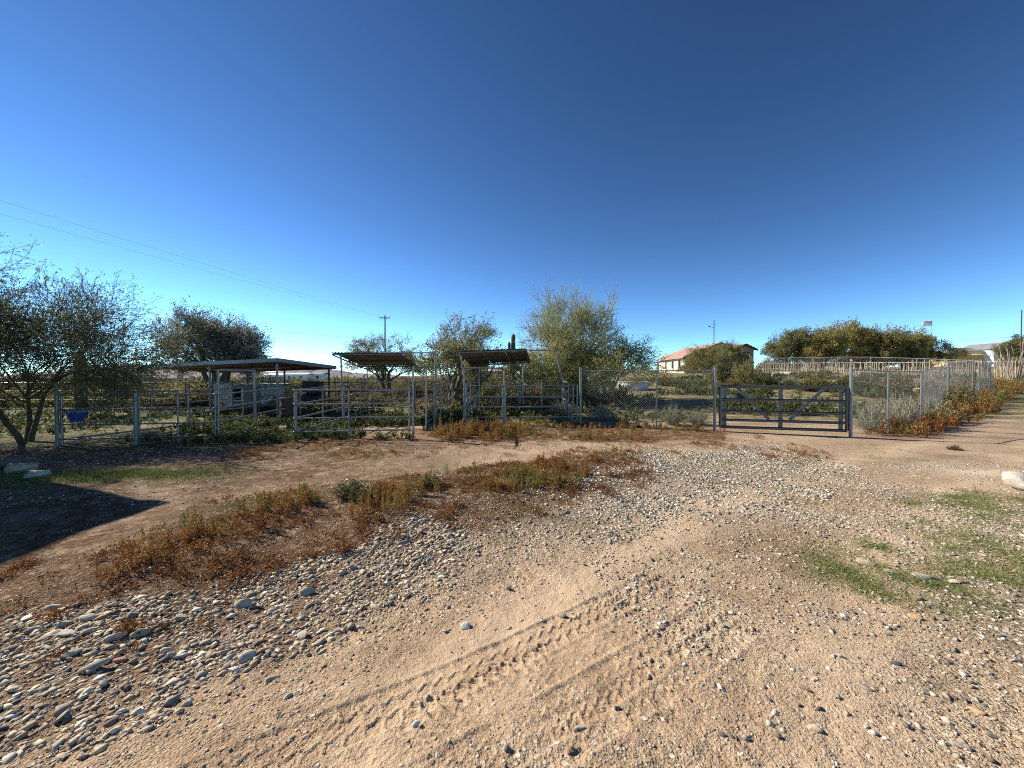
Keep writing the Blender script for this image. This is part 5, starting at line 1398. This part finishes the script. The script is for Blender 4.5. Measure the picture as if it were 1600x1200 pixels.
# ------------------------------------------------------------------ stones
def ico(sub):
    import bmesh
    bm = bmesh.new(); bmesh.ops.create_icosphere(bm, subdivisions=sub, radius=1.0)
    v = np.array([x.co[:] for x in bm.verts]); f = np.array([[q.index for q in p.verts] for p in bm.faces]); bm.free()
    return v, f
iv1, if1 = ico(1); iv2, if2 = ico(2)
iv0 = np.array([(1, 0, 0), (-1, 0, 0), (0, 1, 0), (0, -1, 0), (0, 0, 1), (0, 0, -1)], float); if0 = np.array([(0, 2, 4), (2, 1, 4), (1, 3, 4), (3, 0, 4), (2, 0, 5), (1, 2, 5), (3, 1, 5), (0, 3, 5)])
def stone_shape(rng, v, rough=0.22, cuts=7, c0=0.45, c1=0.82):
    w = v.copy()
    for _ in range(cuts):           # knock flat facets off
        n = rng.normal(0, 1, 3); n /= np.linalg.norm(n); c = rng.uniform(c0, c1)
        d = w @ n; k = d > c; w[k] -= np.outer(d[k] - c, n) * 0.9
    w *= 1 + rng.normal(0, rough * 0.25, (len(w), 1))
    return w
def pebbles(name, label, pts, smin, smax, palette, rng, flat=(0.35, 0.7), cat='pebbles', power=2.0):
    n = len(pts); chip = name == 'gravel'; bv, bf = (iv0, if0) if chip else (iv1, if1); nv = len(bv)
    P = [iv0 * 1.1 + np.random.RandomState(500 + k).uniform(-0.38, 0.38, iv0.shape) if chip else stone_shape(np.random.RandomState(500 + k), iv1, 0.3) for k in range(12)]
    wh = rng.randint(0, 12, n); V0 = np.stack(P)[wh]
    s = smin + (smax - smin) * rng.rand(n) ** power
    sc = np.stack([s * rng.uniform(0.8, 1.5, n), s * rng.uniform(0.6, 1.0, n), s * rng.uniform(*flat, n)], 1) * 0.5
    V = V0 * sc[:, None, :]
    a = rng.uniform(0, 2 * np.pi, n); tl = rng.normal(0, 0.28, n)
    ct, st = np.cos(tl)[:, None], np.sin(tl)[:, None]
    y_, z_ = V[..., 1] * ct - V[..., 2] * st, V[..., 1] * st + V[..., 2] * ct
    ca, sa = np.cos(a)[:, None], np.sin(a)[:, None]
    x2, y2 = V[..., 0] * ca - y_ * sa, V[..., 0] * sa + y_ * ca
    z = Hf(pts[:, 0], pts[:, 1]) + sc[:, 2] * rng.uniform(-0.35, 0.5, n)
    V = np.stack([x2 + pts[:, 0][:, None], y2 + pts[:, 1][:, None], z_ + z[:, None]], 2).reshape(-1, 3)
    F = (bf[None] + (np.arange(n) * nv)[:, None, None]).reshape(-1, 3)
    pal = np.array(palette)[rng.randint(0, len(palette), n)] * rng.uniform(0.75, 1.25, (n, 1))
    C = np.concatenate([np.repeat(pal, nv, 0), np.ones((n * nv, 1))], 1)
    me = np_mesh(name, V, [F], M['pebble'], False, {'col': np.clip(C, 0, 1)})
    return tag(obj(name, me), label, cat, kind='stuff')
PAL_D = [tuple(k * q for q, k in zip(c, (1.14, 1.02, 0.84))) for c in [(0.21, 0.195, 0.165), (0.29, 0.265, 0.22), (0.37, 0.335, 0.27), (0.15, 0.135, 0.12), (0.44, 0.395, 0.31), (0.27, 0.20, 0.15), (0.52, 0.47, 0.38), (0.31, 0.295, 0.26), (0.33, 0.27, 0.20)]]
PAL_L = [(0.38, 0.335, 0.26), (0.48, 0.425, 0.33), (0.31, 0.265, 0.205), (0.20, 0.175, 0.15), (0.64, 0.58, 0.47), (0.42, 0.325, 0.23), (0.12, 0.105, 0.092), (0.26, 0.235, 0.20), (0.56, 0.51, 0.42)]
rng = np.random.RandomState(900)
fd = mask(Z_DRIFT, 0.12, 2.0, 0.55)
fds = mask(Z_DRIFT, 0.55, 2.0, 0.9)
fd2 = mask(Z_DRIFT2, 0.6, 1.2, 2.0)
patch = lambda x, y: 0.18 + 0.82 * sstep(0.40, 0.56, fbm(x, y, 2.1, 3, 41.))
pts = sample(rng, 2600, -4.6, 0.3, 1.5, 4.9, lambda x, y: fd(x, y) * patch(x, y))
pebbles('pebbles', 'drift of grey river pebbles at the lower left', pts, 0.018, 0.062, PAL_D, rng, power=2.1, flat=(0.28, 0.6))
pts = sample(rng, 5200, -4.6, 0.5, 1.5, 5.2, lambda x, y: fd(x, y) * (0.3 + 0.7 * patch(x, y)))
pebbles('gravel', 'angular broken stones mixed through the pebble drift', pts, 0.016, 0.066, PAL_D + PAL_L, rng, power=2.6, flat=(0.25, 0.6))
pts = sample(rng, 14000, -4.6, 0.6, 1.5, 5.6, lambda x, y: np.maximum(fds(x, y) * (0.4 + 0.6 * patch(x, y)), 0.30 * lit_f(x, y)))
pebbles('gravel', 'fine grey gravel between the drift pebbles', pts, 0.007, 0.024, PAL_D + PAL_L, rng, power=1.6)
pts = sample(rng, 16000, -0.5, 7.5, 3.6, 10.5, lambda x, y: fd2(x, y) * (0.25 + 0.75 * sstep(0.42, 0.56, fbm(x, y, 1.6, 3, 43.))))
pebbles('gravel', 'pale crushed gravel spread up to the dark gate', pts, 0.014, 0.060, PAL_L, rng, power=2.6)
gz_ = mask(Z_GRASSR, 0.6, 1.2, 1.2)
pts = sample(rng, 30000, 0.7, 9.5, 1.45, 7.5, lambda x, y: np.maximum(0.75 * gz_(x, y), 0.14 + 0.7 * sstep(0.5, 0.6, fbm(x, y, 1.1, 3, 47.))))
pebbles('gravel', 'loose gravel over the dirt at the right', pts, 0.009, 0.042, PAL_L, rng, power=2.5)
bare_f = lambda x, y: np.exp(-((x - 0.1 - 0.6 * (y - 2.2)) / 1.25) ** 2 - ((y - 2.35) / 0.95) ** 2)
pts = sample(rng, 20000, -1.4, 6.0, 2.5, 7.0, lambda x, y: (0.25 + 0.75 * sstep(0.44, 0.56, fbm(x, y, 1.3, 4, 57.))) * (1 - 0.9 * bare_f(x, y)))
pebbles('gravel', 'mixed grey gravel scattered through the middle of the dirt', pts, 0.009, 0.036, PAL_L + PAL_D[:5], rng, power=2.4)
pts = sample(rng, 9000, -2.2, 3.2, 1.4, 4.6, lambda x, y: (0.12 + 0.88 * sstep(0.5, 0.6, fbm(x, y, 1.7, 3, 49.))) * (1 - 0.93 * bare_f(x, y)))
pebbles('gravel', 'small grit strewn over the tyre-marked dirt', pts, 0.005, 0.018, PAL_L + [(0.40, 0.27, 0.165)] * 4, rng, power=2.0)
pts = sample(rng, 6000, -9.5, 5, 5.0, 10.0, lambda x, y: 0.12 + 0.88 * sstep(0.48, 0.6, fbm(x, y, 0.8, 3, 53.)))
pebbles('gravel', 'thin gravel on the dirt before the corral', pts, 0.015, 0.05, PAL_L + PAL_D, rng, power=2.4)

stone_me = []
for k in range(14):
    w = stone_shape(np.random.RandomState(700 + k), iv2, 0.30, 10, 0.32, 0.75)
    stone_me.append(w)
smesh = {}
def stone_mesh(k, mat):
    if (k, mat) not in smesh:
        smesh[(k, mat)] = np_mesh('stone', stone_me[k], [if2], M[mat], False)
    return smesh[(k, mat)]
def put_stone(x, y, a, b, c, rz, k, mat, sink=0.35, tilt=(0, 0)):
    z = float(Hf(np.array([x]), np.array([y]))[0])
    return obj('stone', stone_mesh(k, mat), None, (x, y, z + c * (0.62 - sink)), (tilt[0], tilt[1], rz), (a, b, c))
rng = np.random.RandomState(1234)
# stones that stand out one by one: px, py, width in px, aspect, height share, heading, colour, label
HERO = [
 (727, 984, 22, .75, .55, 0.3, 'white', 'white angular stone beside the zigzag tyre track'),
 (646, 1141, 19, .65, .6, 0.8, 'white', 'white oval pebble at the lower edge of the tyre track'),
 (774, 1060, 11, .7, .6, 0.1, 'white', 'small white pebble between the two tyre tracks'),
 (893, 1181, 22, .85, .75, 0.2, 'brown', 'round brown cobble at the bottom edge'),
 (793, 1183, 15, .9, .8, 0.9, 'dark', 'round dark grey pebble left of the brown cobble'),
 (910, 1148, 24, .35, .3, 0.35, 'pale', 'flat pale shard above the brown cobble'),
 (878, 965, 18, .6, .6, -0.5, 'grey', 'blue-grey stone at the far end of the tyre track'),
 (795, 922, 14, .6, .6, -0.2, 'dark', 'dark stone on the dirt above the tracks'),
 (1098, 1000, 20, .45, .45, 0.0, 'white', 'white oblong stone on bare tan dirt'),
 (1262, 1081, 28, .55, .4, -0.6, 'brown', 'flat reddish-brown stone at lower right'),
 (1255, 1109, 14, .55, .5, 0.4, 'dark', 'small dark stone below the reddish-brown one'),
 (1358, 1078, 26, .40, .4, -0.6, 'grey', 'long blue-grey pebble at lower right'),
 (1437, 966, 34, .45, .35, -0.5, 'orange', 'flat orange-tan stone beside the green grass'),
 (1440, 936, 24, .85, .6, -0.4, 'purple', 'blocky purple-grey stone above the orange-tan stone'),
 (1360, 880, 36, .5, .35, -0.7, 'tan', 'flat tan slab in the gravel at right'),
 (1395, 893, 26, .6, .5, -0.5, 'pale', 'pale stone right of the tan slab'),
 (1450, 905, 46, .35, .3, -0.3, 'pale', 'long pale slab half sunk in the right gravel'),
 (1497, 912, 28, .55, .45, -0.4, 'white', 'whitish stone at the end of the long pale slab'),
 (1408, 1041, 24, .4, .35, -0.2, 'dark', 'dark flat stone below the grass at right'),
 (1566, 1156, 26, .65, .5, -0.3, 'grey', 'grey stone near the lower right corner'),
 (1505, 1168, 34, .4, .3, -0.5, 'grey', 'long grey stone left of the lower right corner'),
 (1280, 1147, 34, .35, .4, -0.5, 'tan', 'long pointed tan stone at lower right'),
 (1218, 1162, 20, .55, .6, -0.9, 'purple', 'dark slanted pebble left of the pointed tan stone'),
 (1338, 1112, 18, .45, .5, -0.8, 'tan', 'narrow tan pebble beneath the long blue-grey one'),
 (1362, 1143, 13, .8, .8, 0.2, 'pale', 'round pale pebble in the lower right dirt'),
 (1535, 1112, 26, .6, .45, -0.6, 'orange', 'orange-tan stone beside the dark pebbles at right'),
 (1500, 1092, 15, .7, .7, 0.1, 'brown', 'brown pebble in the row of dark pebbles at right'),
 (1518, 1096, 15, .7, .7, 0.5, 'dark', 'dark pebble in the row of pebbles at right'),
 (1134, 1158, 14, .6, .6, -0.7, 'dark', 'small dark stone in the lower middle dirt'),
 (966, 1114, 16, .5, .45, 0.1, 'dark', 'dark flat stone on the lugged tyre marks'),
 (375, 950, 36, .55, .75, 0.3, 'grey', 'brick-shaped grey stone in the middle of the drift'),
 (232, 907, 28, .5, .6, 0.3, 'purple', 'dark stone at the foot of the rusty weeds'),
 (138, 1053, 52, .28, .36, 0.45, 'grey', 'long grey slab in the pebble drift'),
 (88, 1001, 60, .25, .26, 0.2, 'pale', 'longest pale slab at the left of the drift'),
 (70, 960, 32, .4, .4, 0.2, 'pale', 'pale flat stone on brown litter at left'),
 (45, 994, 36, .45, .45, 0.5, 'grey', 'grey slanted stone left of the longest slab'),
 (210, 1001, 36, .5, .6, 0.5, 'grey', 'grey stone right of the longest slab'),
 (255, 1022, 28, .6, .6, 0.6, 'pale', 'pale stone in the thick of the drift'),
 (275, 1030, 34, .4, .45, 0.3, 'pale', 'flat pale stone touching the thick of the drift'),
 (180, 1039, 28, .6, .6, 0.4, 'red', 'reddish stone beside the long grey slab'),
 (470, 996, 32, .65, .45, 0.4, 'pale', 'large pale grey stone at the drift edge'),
 (497, 1006, 30, .45, .5, 1.0, 'grey', 'slanted grey stone beside the large pale one'),
 (383, 1032, 34, .55, .6, 0.7, 'pale', 'broad pale stone at the lower edge of the drift'),
 (418, 1067, 28, .4, .45, 0.6, 'tan', 'tan stone below the drift on bare dirt'),
 (476, 928, 30, .7, .7, 0.4, 'grey', 'dark grey boulder-like stone in the upper drift'),
 (180, 1121, 32, .35, .45, 0.5, 'white', 'white streaked stone at the lower left'),
 (219, 1151, 22, .6, .5, 0.5, 'tan', 'tan stone at the lower left below the drift'),
 (688, 825, 14, .6, .5, 0.0, 'white', 'white stone in the gravel under the rusty strip'),
 (655, 830, 12, .7, .5, 0.0, 'white', 'white pebble left of the white stone under the strip'),
 (285, 1107, 22, .6, .5, 0.5, 'pale', 'pale square stone on brown litter at lower left'),
 (445, 1096, 18, .7, .5, 0.9, 'pale', 'pale stone on the dirt left of the tyre track'),
]
for i, (px, py, w, asp, hs, hd, c, lab) in enumerate(HERO):
    x, y = gp(px, py); a = w / FPX * y * 0.5
    o = put_stone(x, y, a, a * max(asp, .45), a * hs * 0.85, hd, i % 14, 'stone_' + c, 0.35, (rng.normal(0, .12), rng.normal(0, .1)))
    tag(o, lab, 'stone')
# larger blocks
def block(x, y, w, d, h, rz, mat, label, seed):
    v = iv2 * 1.0
    rg = np.random.RandomState(seed)
    q = np.sign(v) * np.abs(v) ** 0.55; q = stone_shape(rg, q / 1.05, 0.3, 6)
    me = np_mesh('rock', q * np.array([w / 2, d / 2, h / 2]), [if2], M[mat])
    o = obj('rock', me, None, (x, y, Z(x, y) + h * 0.42), (rg.normal(0, .05), rg.normal(0, .05), rz)); tag(o, label, 'rock'); return o
block(gp(25, 738)[0], 6.85, 0.46, 0.30, 0.20, 0.1, 'stone_tan', 'tan block stone at the left edge by the green grass', 1)
block(gp(42, 748)[0], 6.45, 0.40, 0.26, 0.14, 0.1, 'stone_pale', 'pale flat block in front of the tan block at left', 2)
block(gp(-5, 733)[0], 7.15, 0.5, 0.3, 0.22, 0.2, 'stone_dark', 'dark block cut by the left edge', 3)
block(gp(1612, 768)[0], 5.75, 0.40, 0.35, 0.30, 0.4, 'stone_white', 'white rock cut by the right edge', 4)
block(at(1442, 21), 21, 1.0, 0.6, 0.45, 0.3, 'stone_orange', 'tan boulder behind the right chain-link', 5)
for k, (px, d, w) in enumerate(((1213, 39, 1.0), (1224, 39.6, 0.8), (1232, 39.2, 1.2))):
    block(at(px, d), d, w, 0.6, 0.5, k, 'stone_pale', ('pale boulder at the left of three by the far fence', 'small middle boulder of three by the far fence', 'pale boulder at the right of three by the far fence')[k], 6 + k)
# the other larger stones of the drift and of the gravel
pts = sample(rng, 230, -4.0, 0.0, 1.65, 4.4, lambda x, y: fd(x, y) * patch(x, y))
SC = ['grey', 'pale', 'dark', 'tan', 'grey', 'purple', 'pale', 'tan']
for (x, y) in pts:
    a = 0.018 + 0.036 * rng.rand() ** 1.8
    c = SC[rng.randint(len(SC))]
    o = put_stone(x, y, a * rng.uniform(1.0, 1.6), a * rng.uniform(0.6, 0.95), a * rng.uniform(0.35, 0.65), rng.normal(0.5, 0.6), rng.randint(14), 'stone_' + c, 0.35, (rng.normal(0, .28), rng.normal(0, .28)))
    zone = 'near edge' if y < 2.1 else 'left end' if x < -2.4 else 'far end' if y > 3.3 else 'middle'
    tag(o, '%s %s river stone loose in the %s of the pebble drift' % ('large' if a > 0.040 else 'small' if a < 0.024 else 'medium', {'purple': 'purplish'}.get(c, c), zone), 'stone', 'loose stones of the pebble drift')
